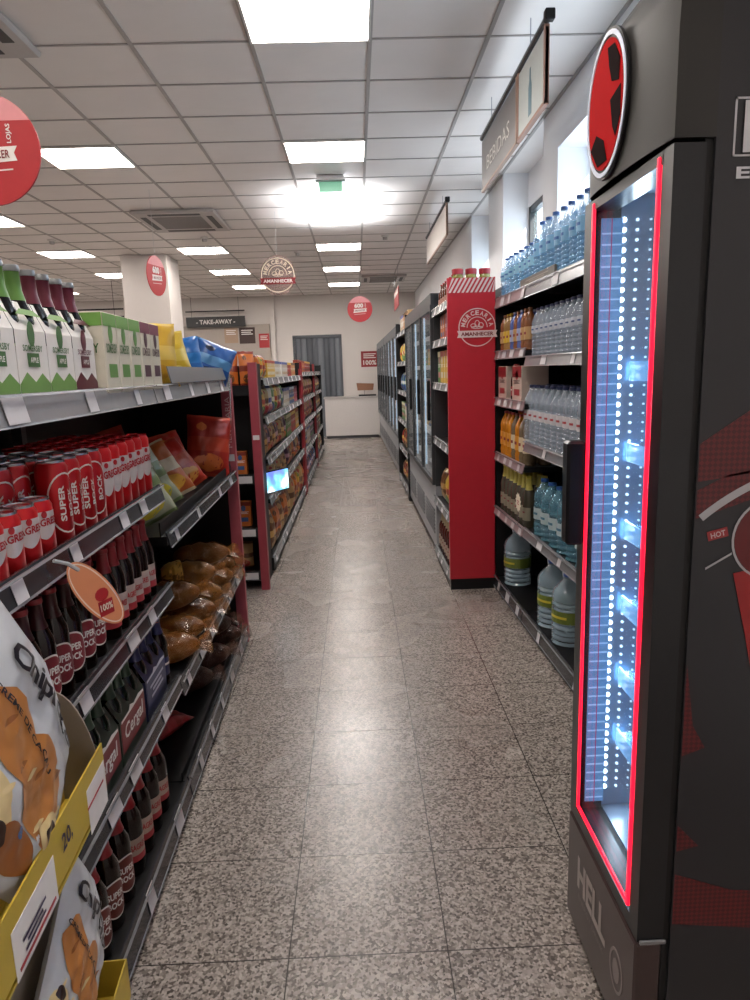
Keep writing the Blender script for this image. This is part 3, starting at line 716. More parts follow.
# carton packs on the fourth shelf
def sixpack(base, panel, ink, txt):
    def mk(root):
        m = MB(); w = .105; H = .13
        pts = [(-.07, 0), (.07, 0), (.07, .12), (.04, .175), (-.04, .175), (-.07, .12)]
        for (x0, z0), (x1, z1) in zip(pts, pts[1:]): 
            if (x0, z0) != (.04, .175): m.add([(x0, -w, z0), (x0, w, z0), (x1, w, z1), (x1, -w, z1)], [(0, 1, 2, 3)])
        for s in (-1, 1): m.add([(x, s*w, z) for x, z in ((-.07, 0), (.07, 0), (.07, .12), (-.07, .12))], [(0, 1, 2, 3)])
        m.build('carton', base, root)
        q = MB(); q.prism([(-w*.95, .03), (w*.95, .03), (w*.95, .112), (-w*.95, .112)], (.0706, 0, 0), (0, 1, 0), (0, 0, 1), .0006); q.build('front_panel', panel, root)
        t = MB(); t.text(txt, w*1.5, .052, (.0716, 0, .072), (0, 1, 0), (0, 0, 1), bold=.02, shear=.1)
        t.prism([(-w*.9, .118), (-w*.3, .118), (-w*.2, .13), (w*.1, .119), (w*.5, .125), (w*.9, .118), (w*.9, .112), (-w*.9, .112)], (.0712, 0, 0), (0, 1, 0), (0, 0, 1), .0006); t.build('print', ink, root)
    return mk
ZE = .465
cer = Proto(sixpack(mat('#26332b', .4), mat('#7c1c22', .4), PAPER, 'Cergal'), 'beer_carton'); blu = Proto(sixpack(mat('#23284a', .4), mat('#262d5c', .4), mat('#b8bcd0', .4), ''), 'beer_carton')
gr = Proto(bottle(GREENG, GOLDC, mat('#3c5a42', .4), PAPER, '', h=.235, foil=mat('#26402c', .3)), 'beer_bottle')
bl = Proto(bottle(BROWN, mat('#c8572a', .35), mat('#1f2757', .4), PAPER, '', h=.235, foil=mat('#242a55', .3), neckl=mat('#c55a2c', .4)), 'beer_bottle')
for i, (pr, bo, yc, cn, bn) in enumerate(((cer, gr, 1.48, 'green and red', 'green'), (cer, gr, 1.70, 'green and red', 'green'), (blu, bl, 1.93, 'dark blue', 'blue-labelled'))):
    w_ = ('partly behind the bread display', 'beside the dark blue pack', 'at the shelf joint')[i]
    pr.place(FL.P(.10, yc, ZE), FL.rot, f'{cn} beer carton on the fourth shelf {w_}', 'beer carton')
    for a, dd in enumerate((.066, .134)):
        for b in range(3):
            bo.place(FL.P(dd, yc+(b-1)*.066, ZE+.002), FL.rot-.4, f"{bn} beer bottle in the carton {w_}, {('aisle', 'rear')[a]} side, {ORD[b]} from camera", 'bottle', 'bottles in the beer cartons')
for b in range(1):
    bl.place(FL.P(.06, 2.075, ZE), FL.rot-.5, 'loose dark blue beer bottle with orange neck at the shelf joint', 'bottle')

# ---- far half of left gondola: bags
mixed = [Proto(bag(.22, .27, .09, cm_('#9aa08a', .2), cm_('#6f7f58', .2), mat('#d8d4c8', .4), '', 11, cm_('#c2b23c')), 'salad_bag'),
         Proto(bag(.24, .24, .09, cm_('#a8281f'), cm_('#b9442a'), mat('#e0d6c0', .4), '', 12, cm_('#c98a3a')), 'snack_bag'),
         Proto(bag(.22, .30, .09, cm_('#a32a22'), cm_('#b8422c'), mat('#e8dcc8', .4), '', 13, cm_('#d06a32')), 'snack_bag'),
         Proto(bag(.24, .25, .09, cm_('#b05a2c'), cm_('#c8b79a'), mat('#7c1c22', .4), '', 14, cm_('#d8a040')), 'snack_bag')]
zf = .94
for i, (p, y, dd, r_, lab) in enumerate(((0, 2.27, .10, (.35, -.25, -1.3), 'clear yellow and green bag leaning at the shelf joint, second shelf down'),
    (0, 2.48, .12, (.4, -.3, -1.2), 'clear yellow and green bag just past the shelf joint'),
    (3, 2.72, .13, (.35, -.5, -1.2), 'orange toast bag slumped on the second shelf of the far half'),
    (1, 2.98, .12, (.35, -.55, -1.0), 'red snack bag lying back in the middle of the second far shelf'),
    (1, 3.2, .22, (.1, -.3, -.6), 'red snack bag behind the others on second far shelf'),
    (2, 3.36, .12, (-.15, -.2, -1.6), 'tall red crisp bag standing against the pink end strip'),
    (2, 2.7, .32, (.1, -.1, -.3), 'dark red bag deep at the back of the second far shelf'))):
    mixed[p].place(FL.P(dd, y, zf+.01), 0, lab, 'bag', rot=(r_[0], r_[1], FL.rot+r_[2]*.75))
# bread
def loaf(w, d, h, crust, seed, tailm=None, clip=None):
    rnd = random.Random(seed); ox = rnd.uniform(0, 60)
    film = tailm or mat('#94602c', .12, alpha=.5, spec=.9, var=.4, vs=30)
    def body(u, v, grow=0.):
        y = (2*v-1); a = 2*PI*u; r_ = max(.0, 1-abs(y)**4)**.5*(1-.42*max(0, y)**1.5)*(1-.12*max(0, -y))
        c, s_ = math.cos(a), math.sin(a); sq = (abs(c)**2.6+abs(s_)**2.6)**(-1/2.6)
        lob = 1+.035*math.cos(v*PI*7+ox)
        nn = noise.noise(Vector((c*1.6+ox, y*2.5, s_*1.6)))*.10+noise.noise(Vector((c*4+ox, y*9, s_*4)))*.05
        if grow: nn += .05+abs(noise.noise(Vector((c*2.5+ox*2, y*6, s_*2.5))))*.34+.07*noise.noise(Vector((c*10, y*12+ox, s_*10)))
        return (c*sq*d/2*r_*(lob+nn), y*w/2*(1+.03*grow), h/2+s_*sq*h/2*(r_*(lob+nn) if s_ > 0 else r_*.98))
    def mk(root):
        MB().surf(lambda u, v: body(u, v), 24, 26).build('bread', crust, root, True)
        f = MB().surf(lambda u, v: body(u, v, 1.), 44, 40)
        def ft(u, v):
            a = 2*PI*u; r_ = .30+.55*v; n_ = 1+.22*math.sin(a*5+ox)
            return (math.cos(a)*d*.5*r_*n_, w/2-.02+v*.06, h*.5+math.sin(a)*h*.5*r_*n_*.7)
        f.surf(ft, 30, 6); f.build('film_wrapper', film, root, True)
        if clip:
            q = MB(); q.surf(lambda u, v: tuple(Vector(body((u-.25)*.62+.25-.12, .06+.34*v, 1.))*1.0+Vector((0, 0, .004))), 16, 8); q.build('paper_band', clip, root, True)
    return mk
CR1 = mat('#7d4e22', .3, var=.45, vs=22); CR2 = mat('#663c1c', .3, var=.45, vs=25); CR3 = mat('#43261a', .3, var=.5, vs=25); CR4 = mat('#b07c3e', .3, var=.35, vs=20)
lo1 = Proto(loaf(.27, .155, .105, CR1, 1), 'wrapped_bread'); lo2 = Proto(loaf(.26, .15, .1, CR2, 2), 'wrapped_bread'); lo3 = Proto(loaf(.25, .14, .1, CR3, 3, tailm=mat('#6b4a3c', .12, alpha=.45, spec=.9, var=.4)), 'wrapped_bread')
lo4 = Proto(loaf(.25, .155, .1, CR4, 4, clip=mat('#e0a850', .35)), 'wrapped_bread')
def bp(p, y, dd, z, rz, lab, tilt=0.): p.place(FL.P(dd, y, z), 0, lab, 'bread', rot=(tilt, 0, FL.rot+rz))
zb = .43
bp(lo1, 2.32, .12, zb, -1.3, 'brown wrapped bread at the joint end of the bread shelf')
bp(lo2, 2.50, .13, zb, -1.2, 'darker brown wrapped bread on the bread shelf, second from the joint')
bp(lo2, 2.70, .12, zb, -1.1, 'dark wrapped rolls in the middle front of the bread shelf')
bp(lo4, 2.93, .13, zb, -1.25, 'golden bread with orange paper band on the bread shelf')
bp(lo1, 3.16, .12, zb, -1.0, 'large brown wrapped bread near the pink end strip')
bp(lo1, 3.36, .14, zb, -.9, 'brown wrapped bread against the end panel on the bread shelf')
bp(lo1, 2.6, .16, zb+.103, -1.0, 'brown wrapped bread stacked on top over the joint end')
bp(lo4, 2.92, .15, zb+.101, -1.25, 'golden banded bread stacked on another loaf mid shelf')
bp(lo1, 3.22, .15, zb+.106, -1.2, 'large brown wrapped bread on top, beside the end strip')
bp(lo3, 3.30, .12, ZD, -1.2, 'dark wrapped bread on the bottom shelf beside the end panel')
bp(lo3, 3.05, .13, ZD, -1.0, 'dark wrapped bread on the bottom shelf, second from the end panel')
bp(lo3, 3.18, .14, ZD+.102, -1.0, 'dark wrapped bread stacked on two others on the bottom shelf')
bp(lo3, 2.80, .17, ZD, -1.2, 'small dark wrapped bread in the middle of the bottom shelf')
redb = Proto(bag(.20, .24, .08, cm_('#8e1a22'), cm_('#a32a30'), PAPER, '', 21, cm_('#b34a44')), 'red_packet')
redb.place(FL.P(.16, 2.52, ZD+.04), 0, 'red packet lying flat on the bottom shelf past the joint', 'packet', rot=(0, -1.45, FL.rot+1.2))
redb.place(FL.P(.28, 2.28, ZD+.01), 0, 'red packet standing at the back of the bottom shelf by the joint', 'packet', rot=(.2, -.2, FL.rot-.5))

# ---- promotional wobbler on the can shelf rail
r = empty('shelf_wobbler', FL.P(-.006, 1.26, 1.105))
m = MB(); a = [(-.004, 0), (.004, 0), (.006, -.05), (-.002, -.05)]
dirY = Vector((.25, .9, 0)).normalized(); upv = Vector((.15, -.2, 1)).normalized()
m.tube([(0, 0, 0), (.012, .03, -.015), (.02, .055, -.035)], .004, 6); m.build('plastic_arm', mat('#c8ccd0', .2, alpha=.8), r)
co = Vector((.026, .115, -.105)); rot_ = math.radians(-52)
R1 = Vector((.35, .93, 0)).normalized(); U1 = Vector((-.10, .04, 1)).normalized(); U1 = (U1-R1*U1.dot(R1)).normalized()
R2 = (R1*math.cos(rot_)+U1*math.sin(rot_)); U2 = (U1*math.cos(rot_)-R1*math.sin(rot_))
MB().prism(ell(.098, .040, 36), co, R2, U2, .001).build('oval_card', mat('#d98d62', .5), r)
n1 = R2.cross(U2)
m = MB(); ring(m, .094, .036, .003, co+n1*.0012, R2, U2, .0004, 0); m.build('pale_border', mat('#ecd6c4', .5), r)
m = MB(); m.prism(rect(.055, .05, .045, -.003), co+n1*.0014, R1, U1, .0005); m.v = m.v
m = MB(); cc = co+R2*.03; m.prism(rect(.042, .032, 0, -.012), cc+n1*.0014, R1, U1, .0006, 0); m.prism(ell(.02, .014, 12, -.006, .018), cc+n1*.0014, R1, U1, .0006, 0); m.build('red_print', mat('#a8242a', .5), r)
m = MB(); m.text('100%', .036, .015, cc+n1*.0022-U1*.010, R1, U1); m.build('print_lettering', CREAM, r)
tag(r, 'orange oval promotional tag dangling on a clip from the can shelf rail', 'price tag')

# ---- bread display stand in the front left corner
r = empty('display_stand', (-.52, .95, 0), math.radians(4))
YEL = mat('#c4a93a', .45)
fl_ = MB(); fl_.box(.028, .031, -.33, .24, .668, .765); fl_.build('tray_front', YEL, r)
q = MB(); q.box(-.05, .03, -.33, .24, .655, .66); q.box(-.05, -.045, -.33, .24, .655, .8); q.build('tray_base', YEL, r)
q = MB(); q.box(.028, .031, -.33, .24, .20, .288).box(-.05, .03, -.33, .24, .20, .206).box(-.05, .031, .237, .24, .2, .288); q.build('lower_tray', YEL, r)
q = MB(); arc_ = [(-.0, .0), (.10, 0)]+[(.10*math.cos(a), .12+.10*math.sin(a)*1.15) for a in [PI/2*i/10 for i in range(0, 11)]]
q.prism([(-.05, .66)]+[(.028-.078*(1-math.cos(a)), .66+.22*math.sin(a)) for a in [PI/2*i/10 for i in range(0, 11)]], (0, .235, 0), (1, 0, 0), (0, 0, 1), .004); q.build('side_panel', mat('#8f8478', .6), r)
q = MB(); q.box(-.054, -.05, -.33, .24, 0, .88); q.build('back_panel', mat('#8f8478', .6), r)
q = MB(); q.box(-.05, .03, -.33, .235, 0, .04); q.build('base', mat('#3a3632', .6), r)
MB().prism(rect(.10, .085), (.0315, .185, .69), (0, 1, 0), (0, 0, 1), .0008).build('price_card', PAPER, r); MB().prism(rect(.15, .075), (.0315, -.10, .695), (0, 1, 0), (0, 0, 1), .0008).build('price_card', PAPER, r)
q = MB(); q.text('20,', .045, .035, (.033, .03, .722), (0, 1, 0), (0, 0, 1)); q.text('', .09, .03, (.033, -.11, .69), (0, 1, 0), (0, 0, 1)); q.build('price_lettering', mat('#33264a', .5), r)
q = MB(); q.prism(rect(.13, .005, -.10, .668), (.0325, 0, 0), (0, 1, 0), (0, 0, 1), .0006); q.prism(rect(.09, .004, .175, .70), (.0325, 0, 0), (0, 1, 0), (0, 0, 1), .0006); q.build('red_line', RED, r)
tag(r, 'yellow cardboard bread display stand in the front left corner', 'display stand')
def chipi(w, h, t, seed):
    def pt(u, v, s, off=0.):
        a = 2*u-1; b = 2*v-1
        th = t*.5*max(0, 1-abs(a)**3)**.55*max(0, 1-abs(b)**3)**.6; n = noise.noise(Vector((a*2.5+seed, b*2.5, s)))*.010+noise.noise(Vector((a*7+seed, b*7, s)))*.004
        cut = .28*max(0, b-.1)*max(0, a)   # slumped corner
        return (s*(th+n*(1-abs(a)**4)*(1-abs(b)**6))+s*off, a*w/2*(1-.05*(1-b*b)), h*.5*(1+b)-cut*h*.9)
    def mk(root):
        m = MB()
        for s in (1, -1): m.surf(lambda u, v: pt(u, v, s), 34, 34, 0)
        m.build('packet', mat('#c9cdd2', .25), root, True)
        q = MB()
        def blob(cu, cv, ru, rv, mi, off=.0012, n=10, rot=0.):
            def fn(u, v):
                A = 2*PI*u; rr = v; x = rr*ru*math.cos(A)*(1+.15*math.sin(3*A+seed)); y = rr*rv*math.sin(A)*(1+.12*math.cos(2*A+seed))
                return pt(cu+x*math.cos(rot)-y*math.sin(rot), cv+x*math.sin(rot)+y*math.cos(rot), 1, off)
            q.surf(fn, 28, n, mi)
        blob(.62, .42, .30, .17, 0, rot=-.5); blob(.28, .52, .26, .13, 0, .0016, rot=-.4); blob(.2, .2, .2, .14, 2, .0014); blob(.5, .14, .2, .08, 3, .0016); blob(.8, .28, .12, .08, 2, .0018)
        blob(.8, .28, .07, .05, 1, .0024); blob(.33, .14, .07, .045, 1, .0024); blob(.12, .32, .05, .03, 1, .0024)
        for k in range(9): blob(.12+.09*k, .35+.08*math.sin(k*1.9)+.12*(k % 2), .05, .012, 3 if k % 2 else 2, .0021, 3, rot=.9)
        q.build('croissant_picture', [mat('#c07f42', .35, var=.3, vs=14), mat('#2e1710', .3), mat('#dcc48e', .4, var=.2), mat('#9a5c28', .35, var=.3)], root, True)
        t_ = MB()
        for word, cu, cv, ww, hh, sl, mi, of in (('Chipicão', .47, .80, .74, .15, -.04, 0, .004), ('CREME DE CACAU', .35, .58, .6, .03, -.3, 0, .004)):
            vs, fs = text_geo(word, .025, .1)
            t_.add([pt(min(.985, max(.015, cu+x*ww)), cv+y*hh+sl*x*ww*.8-.35*x*x*ww*.3, 1, of) for x, y in vs], fs, mi)
        vs, fs = text_geo('8', .05); t_.add([pt(.5+x*.05, .2+y*.05, 1, .004) for x, y in vs], fs, 1)
        t_.build('lettering', [mat('#17121c', .4), mat('#2f5f9c', .4)], root, True)
    return mk
ch = Proto(chipi(.36, .34, .055, 3.1), 'pastry_packet'); cm2 = ch
ry = math.radians(4)
ch.place((-.506, .79, .79), 0, 'white pastry packet with croissant picture standing in the yellow upper tray', 'packet', rot=(-.92, -.03, ry))
ch2 = Proto(chipi(.27, .32, .05, 8.3), 'pastry_packet')
ch2.place((-.525, .90, .335), 0, 'white pastry packet in the lower yellow tray of the bread display', 'packet', rot=(-1.05, -.03, ry))

# ================================================================== MIDDLE GONDOLAS
def run(name, fr, y0, y1, levels, label, depth=.44, h=1.45, endcol=None, rmat=RAIL, mods=1, tags=4, plinth=BLACKP):
    g = empty(name, (0, 0, 0)); tag(g, label, 'shelving')
    back(g, fr, y0, y1, depth, h)
    for k, z in enumerate(levels):
        for q in range(mods):
            a = y0+(y1-y0)*q/mods; b = y0+(y1-y0)*(q+1)/mods
            shelf(g, fr, a+.005, b-.005, z, depth if k < len(levels)-1 else depth, rmat, tags, .055, .03 if z > .2 else .09, seed=int(y0*10)+q)
    if endcol:
        if y0 > 5: endpanel(g, fr, y0-.03, depth, h+.06, .03, .03, endcol)
        endpanel(g, fr, y1, depth, h+.06, .03, .03, endcol)
    uprights(g, fr, [y0+(y1-y0)*q/mods for q in range(1, mods)], depth, h)
    return g
RAILG = mat('#9b9ea0', .25, .1)
run('gondola_shelving', FG, 4.84, 8.05, (1.40, 1.13, .84, .55, .11), 'middle black shelving gondola beyond the cross aisle on the left', mods=2, endcol=DRED, rmat=RAILG, h=1.42)
run('gondola_shelving', FG, 8.25, 10.6, (1.44, 1.13, .84, .5, .11), 'third shelving gondola further down the left side', mods=2, endcol=DRED, rmat=RAILG, h=1.5)
run('gondola_shelving', FG, 10.75, 12.6, (1.44, 1.13, .84, .5, .11), 'farthest shelving gondola on the left before the curtain door', mods=1, endcol=BLACK, rmat=RAILG, h=1.5)
# end cap facing the camera
e = empty('end_display_shelving', (-.988, 4.44, 0)); tag(e, 'black end display shelving with red strip facing the cross aisle', 'shelving')
MB().box(-.35, .30, .34, .37, 0, 1.50).build('back_panel', BLACK, e)
sp = MB().box(.30, .325, .055, .37, 0, 1.51).box(-.36, -.335, 0, .37, 0, 1.51).build('side_panel', BLACK, e)
MB().box(.296, .35, -.0, .055, 0, 1.515).build('red_strip', mat('#933a46', .4), e)
for z, t in ((1.36, 0), (.78, 1), (.42, 1), (.12, 1)):
    s_ = MB().box(-.33, .295, .02, .34, z-.03, z).build('shelf', BLACK, e)
    MB().box(-.33, .295, .004, .018, z-.055, z+.012).build('price_rail', RAILD if t else BLACKP, s_)
    if t: MB().box(.16, .28, .001, .004, z-.045, z+.002).build('price_label', TAG, s_)
MB().box(.303, .345, -.002, 0, 1.02, 1.05).build('strip_label', TAG, e)

pal = [('yellow', '#caa23a', '#a33a24'), ('red', '#a3262a', '#e0c060'), ('orange', '#c46a2a', '#7c2a1c'), ('green', '#4d7a3e', '#d8d4b0'), ('white', '#c9c4ba', '#4a5a9a'),
       ('brown', '#6b452c', '#c9a060'), ('blue', '#3a5a8c', '#d0d4da'), ('pink', '#b86a78', '#7a2a3a'), ('tan', '#b09064', '#5a3a24'), ('purple', '#4c2c4a', '#b890a8')]
BG = {}; BX = {}
for i, (n, a, b) in enumerate(pal):
    BG[n] = Proto(bag(.16, .20, .08, cm_(a), cm_(b), PAPER, '', 40+i, cm_(pal[(i+3) % 10][1]), nu=12, nv=12), 'food_bag')
    BX[n] = Proto(carton(.11, .07, .19, mat(a, .5), mat(b, .5), PAPER, '', mat(pal[(i+4) % 10][1], .5)), 'food_box')
def stock(fr, y0, y1, z, kind, cols, where, d=.08, rows=1, sc=1., step=None, lean=0., dstep=.1):
    st = step or (.17 if kind == 'bag' else .115)*sc; n = int((y1-y0)/st); seen = {}
    for rr in range(rows):
        for i in range(n):
            c = cols[(i*len(cols)//n) if kind == 'box' else (i % len(cols))]; seen[c, rr] = seen.get((c, rr), 0)
            k = seen[c, rr]; seen[c, rr] += 1
            P_ = (BG if kind == 'bag' else BX)[c]; nm = 'food bag' if kind == 'bag' else 'food box'
            rw = (ROW[rr]+' row, ') if rows > 1 else ''
            P_.place(fr.P(d+rr*dstep, y0+(i+.5)*st, z), 0, f"{c} {nm} on the {where}, {rw}{ORD[k]} {c} one from camera".replace('  ', ' '), nm, f'{nm}s on the {where}',
                     rot=(random.uniform(-.08, .08) if kind == 'bag' else 0, -lean if kind == 'bag' else 0, fr.rot+(random.uniform(-.35, .15) if kind == 'bag' else random.uniform(-.05, .05))), scale=(sc, sc, sc))
mg = 'middle gondola'
nh, fh = 'near half', 'far half'
for (a_, b_, z, kd, cs, lv, hf_, sc) in ((4.9, 5.4, 1.405, 'bag', ['orange', 'yellow'], 'top', nh, .85), (5.45, 6.4, 1.405, 'box', ['yellow', 'white'], 'top', nh, .75), (6.5, 7.95, 1.405, 'box', ['white', 'red', 'tan'], 'top', fh, .75),
        (4.9, 6.4, 1.13, 'bag', ['yellow', 'tan', 'white', 'green'], 'second', nh, 1.1), (6.5, 7.95, 1.13, 'box', ['white', 'blue', 'pink'], 'second', fh, .9),
        (4.9, 6.4, .84, 'bag', ['brown', 'purple', 'tan'], 'third', nh, 1.1), (6.5, 7.95, .84, 'box', ['green', 'red', 'yellow'], 'third', fh, 1.1),
        (5.3, 6.4, .55, 'bag', ['tan', 'brown'], 'fourth', nh, 1.0), (6.5, 7.95, .55, 'bag', ['purple', 'tan', 'orange'], 'fourth', fh, 1.1),
        (4.9, 6.4, .11, 'bag', ['brown', 'orange'], 'bottom', nh, 1.6), (6.5, 7.95, .11, 'bag', ['tan', 'orange', 'yellow'], 'bottom', fh, 1.7)):
    stock(FG, a_, b_, z, kd, cs, f'middle gondola {lv} shelf {hf_}', sc=sc)
for z, w_, cs, kd in ((1.44, 'top', ['orange', 'red'], 'box'), (1.13, 'second', ['pink', 'tan'], 'bag'), (.84, 'third', ['orange', 'pink', 'tan'], 'bag'), (.5, 'fourth', ['blue', 'white', 'purple'], 'box'), (.11, 'bottom', ['purple', 'blue'], 'bag')):
    stock(FG, 8.3, 10.5, z, kd, cs, f'third gondola {w_} shelf', sc=.8 if w_ == 'top' else 1.2)
    if w_ != 'top': stock(FG, 10.8, 12.5, z, kd, ['red', 'brown', 'green'], f'farthest gondola {w_} shelf', sc=1.2)
# things seen on the end display
for (x, z, c, kd, sc, lab) in ((-.80, .78, 'orange', 'x', .8, 'orange box on the end display upper shelf beside the red strip'), (-.92, .78, 'brown', 'b', 1.1, 'brown food bag on the end display upper shelf, middle'), (-1.08, .78, 'green', 'b', 1.1, 'green food bag on the end display upper shelf, left'),
        (-.80, .42, 'orange', 'x', .9, 'orange box on the end display middle shelf beside the red strip'), (-.94, .42, 'green', 'b', .9, 'green food bag on the end display middle shelf'), (-.83, .12, 'tan', 'b', .95, 'tan food bag in the end display bottom shelf'), (-1.0, .12, 'brown', 'b', .95, 'brown food bag in the end display bottom shelf')):
    (BX if kd == 'x' else BG)[c].place((x, 4.59, z), -PI/2, lab, 'food box' if kd == 'x' else 'food bag', scale=(sc, sc, sc))
for x, c, rt, lab in ((-.97, 'white', .15, 'white crisp bag standing on top of the end display, left'), (-.84, 'orange', -.1, 'orange crisp bag on top of the end display, middle'), (-.72, 'orange', .5, 'orange crisp bag leaning on top of the end display beside the strip')):
    BG[c].place((x, 4.62, 1.36+.002), 0, lab, 'crisp bag', 'crisp bags on the end display', rot=(0, -.1, -PI/2+rt), scale=(.8, .7, 1.15))
# screen on the middle gondola
r = empty('shelf_screen', (-.625, 5.02, .57), .0)
MB().box(-.012, .0, -.16, .16, 0, .17, bev=.004).build('casing', BLACK, r)
sm = bpy.data.materials.new('screen_picture'); sm.use_nodes = True; nt = sm.node_tree; b_ = nt.nodes['Principled BSDF']
nz = nt.nodes.new('ShaderNodeTexNoise'); nz.inputs['Scale'].default_value = 9; tc = nt.nodes.new('ShaderNodeTexCoord'); nt.links.new(tc.outputs['Object'], nz.inputs['Vector'])
cr = nt.nodes.new('ShaderNodeValToRGB'); cr.color_ramp.elements[0].color = lin('#2a4fb8'); cr.color_ramp.elements[1].color = lin('#e8f8ff'); cr.color_ramp.elements[0].position = .38; cr.color_ramp.elements[1].position = .62
q_ = cr.color_ramp.elements.new(.5); q_.color = lin('#46c4d8'); nt.links.new(nz.outputs['Fac'], cr.inputs[0]); nt.links.new(cr.outputs[0], b_.inputs['Emission Color']); b_.inputs['Emission Strength'].default_value = 1.4
MB().box(0, .001, -.15, .15, .01, .16).build('display', sm, r)
MB().box(-.04, -.012, -.03, .03, .02, .1).build('mount', BLACK, r)
r.rotation_euler = (0, 0, -.55)
tag(r, 'small glowing blue advertising screen on the middle gondola fourth shelf', 'screen')

# ================================================================== RIGHT: DRINKS WALL
GR = empty('gondola_shelving', (0, 0, 0)); tag(GR, 'black wall shelving of bottled water along the right wall', 'shelving')
YJ = 3.62; Y0R = 1.95; Y1R = 4.29; DR = .40
back(GR, FR, Y0R, Y1R, DR, 1.85)
for a, b, zs, mt in ((YJ, Y1R-.01, (1.52, 1.24, .90, .55), RAIL_RED_REFLECT), (Y0R, YJ-.01, (1.475, 1.03, .56), RAIL)):
    shelf(GR, FR, a, b, 1.83, DR, mt, 3, .06, seed=20)
    for z in zs: shelf(GR, FR, a, b, z, DR, mt, 4, .05, seed=21)
    shelf(GR, FR, a, b, .085, DR, RAILD, 3, .07, .085, seed=22)
uprights(GR, FR, (YJ,), DR, 1.85)
endpanel(GR, FR, Y0R-.03, DR, 1.88, .03, .04, BLACK)
MB().box(.872, 1.33, 4.292, 4.315, 0, 1.83).build('end_panel', BLACK, GR)
back(GR, Frame(FR.x0+.03, FR.k, -1), Y0R, Y1R, DR, 1.85)
def waterb(h, r, body, cap, label, ink, txt, ridges=7, lzf=(.45, .65), handle=False):
    def mk(root):
        pr = [(r*.85, 0), (r, h*.02)]
        for i in range(ridges):
            z = h*(.06+.62*i/ridges); inl = lzf[0]*h <= z <= lzf[1]*h
            pr += [(r*(.985 if inl else .90), z), (r*(.985 if inl else 1.), z+h*.62/ridges*.35), (r*(.985 if inl else 1.), z+h*.62/ridges*.65)]
        pr += [(r, h*.70), (r*.9, h*.77), (r*.55, h*.87), (r*.34, h*.92), (r*.33, h*.955)]
        MB().lathe(pr, 16).build('body', body, root, True)
        MB().lathe([(r*.38, h*.95), (r*.38, h*.995), (r*.3, h), (.0, h)], 14).build('cap', cap, root, True)
        m = MB().lathe([(r+.0008, h*lzf[0]), (r+.0008, h*lzf[1])], 20); m.f = m.f[:-2]; m.m = m.m[:-2]
        m.ctext(txt, r*1.5, h*(lzf[1]-lzf[0])*.45, r+.0022, h*(lzf[0]+lzf[1])/2, 1, a0=0)
        m.build('label', [label, ink], root)
        if handle:
            MB().tube([(0, -r*.42, h*.86), (0, -r*.5, h*.97), (0, -r*.2, h*1.04), (0, r*.2, h*1.04), (0, r*.5, h*.97), (0, r*.42, h*.86)], .006, 8).build('carry_handle', mat('#c6d6e4', .3), root, True)
    return mk
WB = mat('#7db4da', .04, alpha=.42, spec=1.); WB2 = mat('#62a4d0', .04, alpha=.5, spec=1.); WC = mat('#a8b6c6', .04, alpha=.42, spec=1.); BCAP = mat('#28508c', .4); DCAP = mat('#232a4c', .4)
wt = Proto(waterb(.30, .042, WB, BCAP, mat('#7fb3d6', .4, alpha=.8), mat('#2a5a94', .4), '', 9), 'water_bottle')
wt2 = Proto(waterb(.30, .042, WB2, mat('#a89a3a', .4), mat('#6fc0c8', .4, alpha=.8), PAPER, '', 9), 'water_bottle')
w5 = Proto(waterb(.25, .034, WC, DCAP, mat('#aeb4c0', .4), mat('#3a4a78', .4), '', 8, (.5, .64)), 'water_bottle')
w15 = Proto(waterb(.31, .042, WC, DCAP, mat('#c3c0c4', .4), mat('#9c3238', .4), '', 9, (.42, .58)), 'water_bottle')
wl = Proto(waterb(.30, .055, mat('#5f93a8', .06, alpha=.55, spec=.8), BCAP, mat('#a9b9bd', .4), mat('#3c6a80', .4), '', 7, (.3, .5)), 'water_bottle')
jug = Proto(waterb(.36, .085, mat('#b4cede', .05, alpha=.42, spec=1.), mat('#2a4ea0', .4), mat('#66752f', .4), mat('#c9b93c', .4), '', 8, (.33, .5), True), 'water_jug')
ZT = 1.83
fill(wt, FR, 12, 2.38, .102, .06, ZT, 'blue water bottle on the top drinks shelf', 'bottle', 'water bottles on the top drinks shelf', rows=2, dstep=.095, jit=.006)
wts = Proto(waterb(.235, .04, WB2, BCAP, mat('#8fc0d8', .4, alpha=.8), mat('#2a5a94', .4), '', 7), 'water_bottle')
fill(wts, FR, 7, 3.60, .098, .06, ZT, 'shorter blue water bottle on the top drinks shelf', 'bottle', 'shorter water bottles by the red panel', 'from the joint', rows=2, dstep=.095, jit=.006)
fill(wt2, FR, 3, 3.10, .102, .155+.095, ZT, 'yellow-capped water bottle behind on top drinks shelf', 'bottle', 'yellow-capped water bottles', jit=.004)
r = empty('shelf_tray', FR.P(.022, 3.45, ZT+.0), FR.rot); MB().box(-.006, .006, -.3, .28, 0, .055, bev=.003).build('front_board', mat('#5e5a54', .5), r)
MB().text('', .42, .03, (.0065, 0, .028), (0, 1, 0), (0, 0, 1), bold=0).build('lettering', mat('#8d867c', .5), r)
tag(r, 'dark grey printed card strip standing along the top drinks shelf edge', 'sign strip')
fill(w5, FR, 15, 2.5, .074, .055, 1.475, 'small clear water bottle on the second drinks shelf', 'bottle', 'small water bottles on the second shelf', rows=2, dstep=.075)
fill(w15, FR, 12, 2.66, .09, .06, 1.03, 'large clear water bottle with pale label, third drinks shelf', 'bottle', 'large water bottles on the third shelf', rows=2, dstep=.092)
fill(wl, FR, 7, 2.72, .125, .08, .56, 'wide blue-green water bottle on the fourth drinks shelf', 'bottle', 'wide water bottles on the fourth shelf', rows=1)
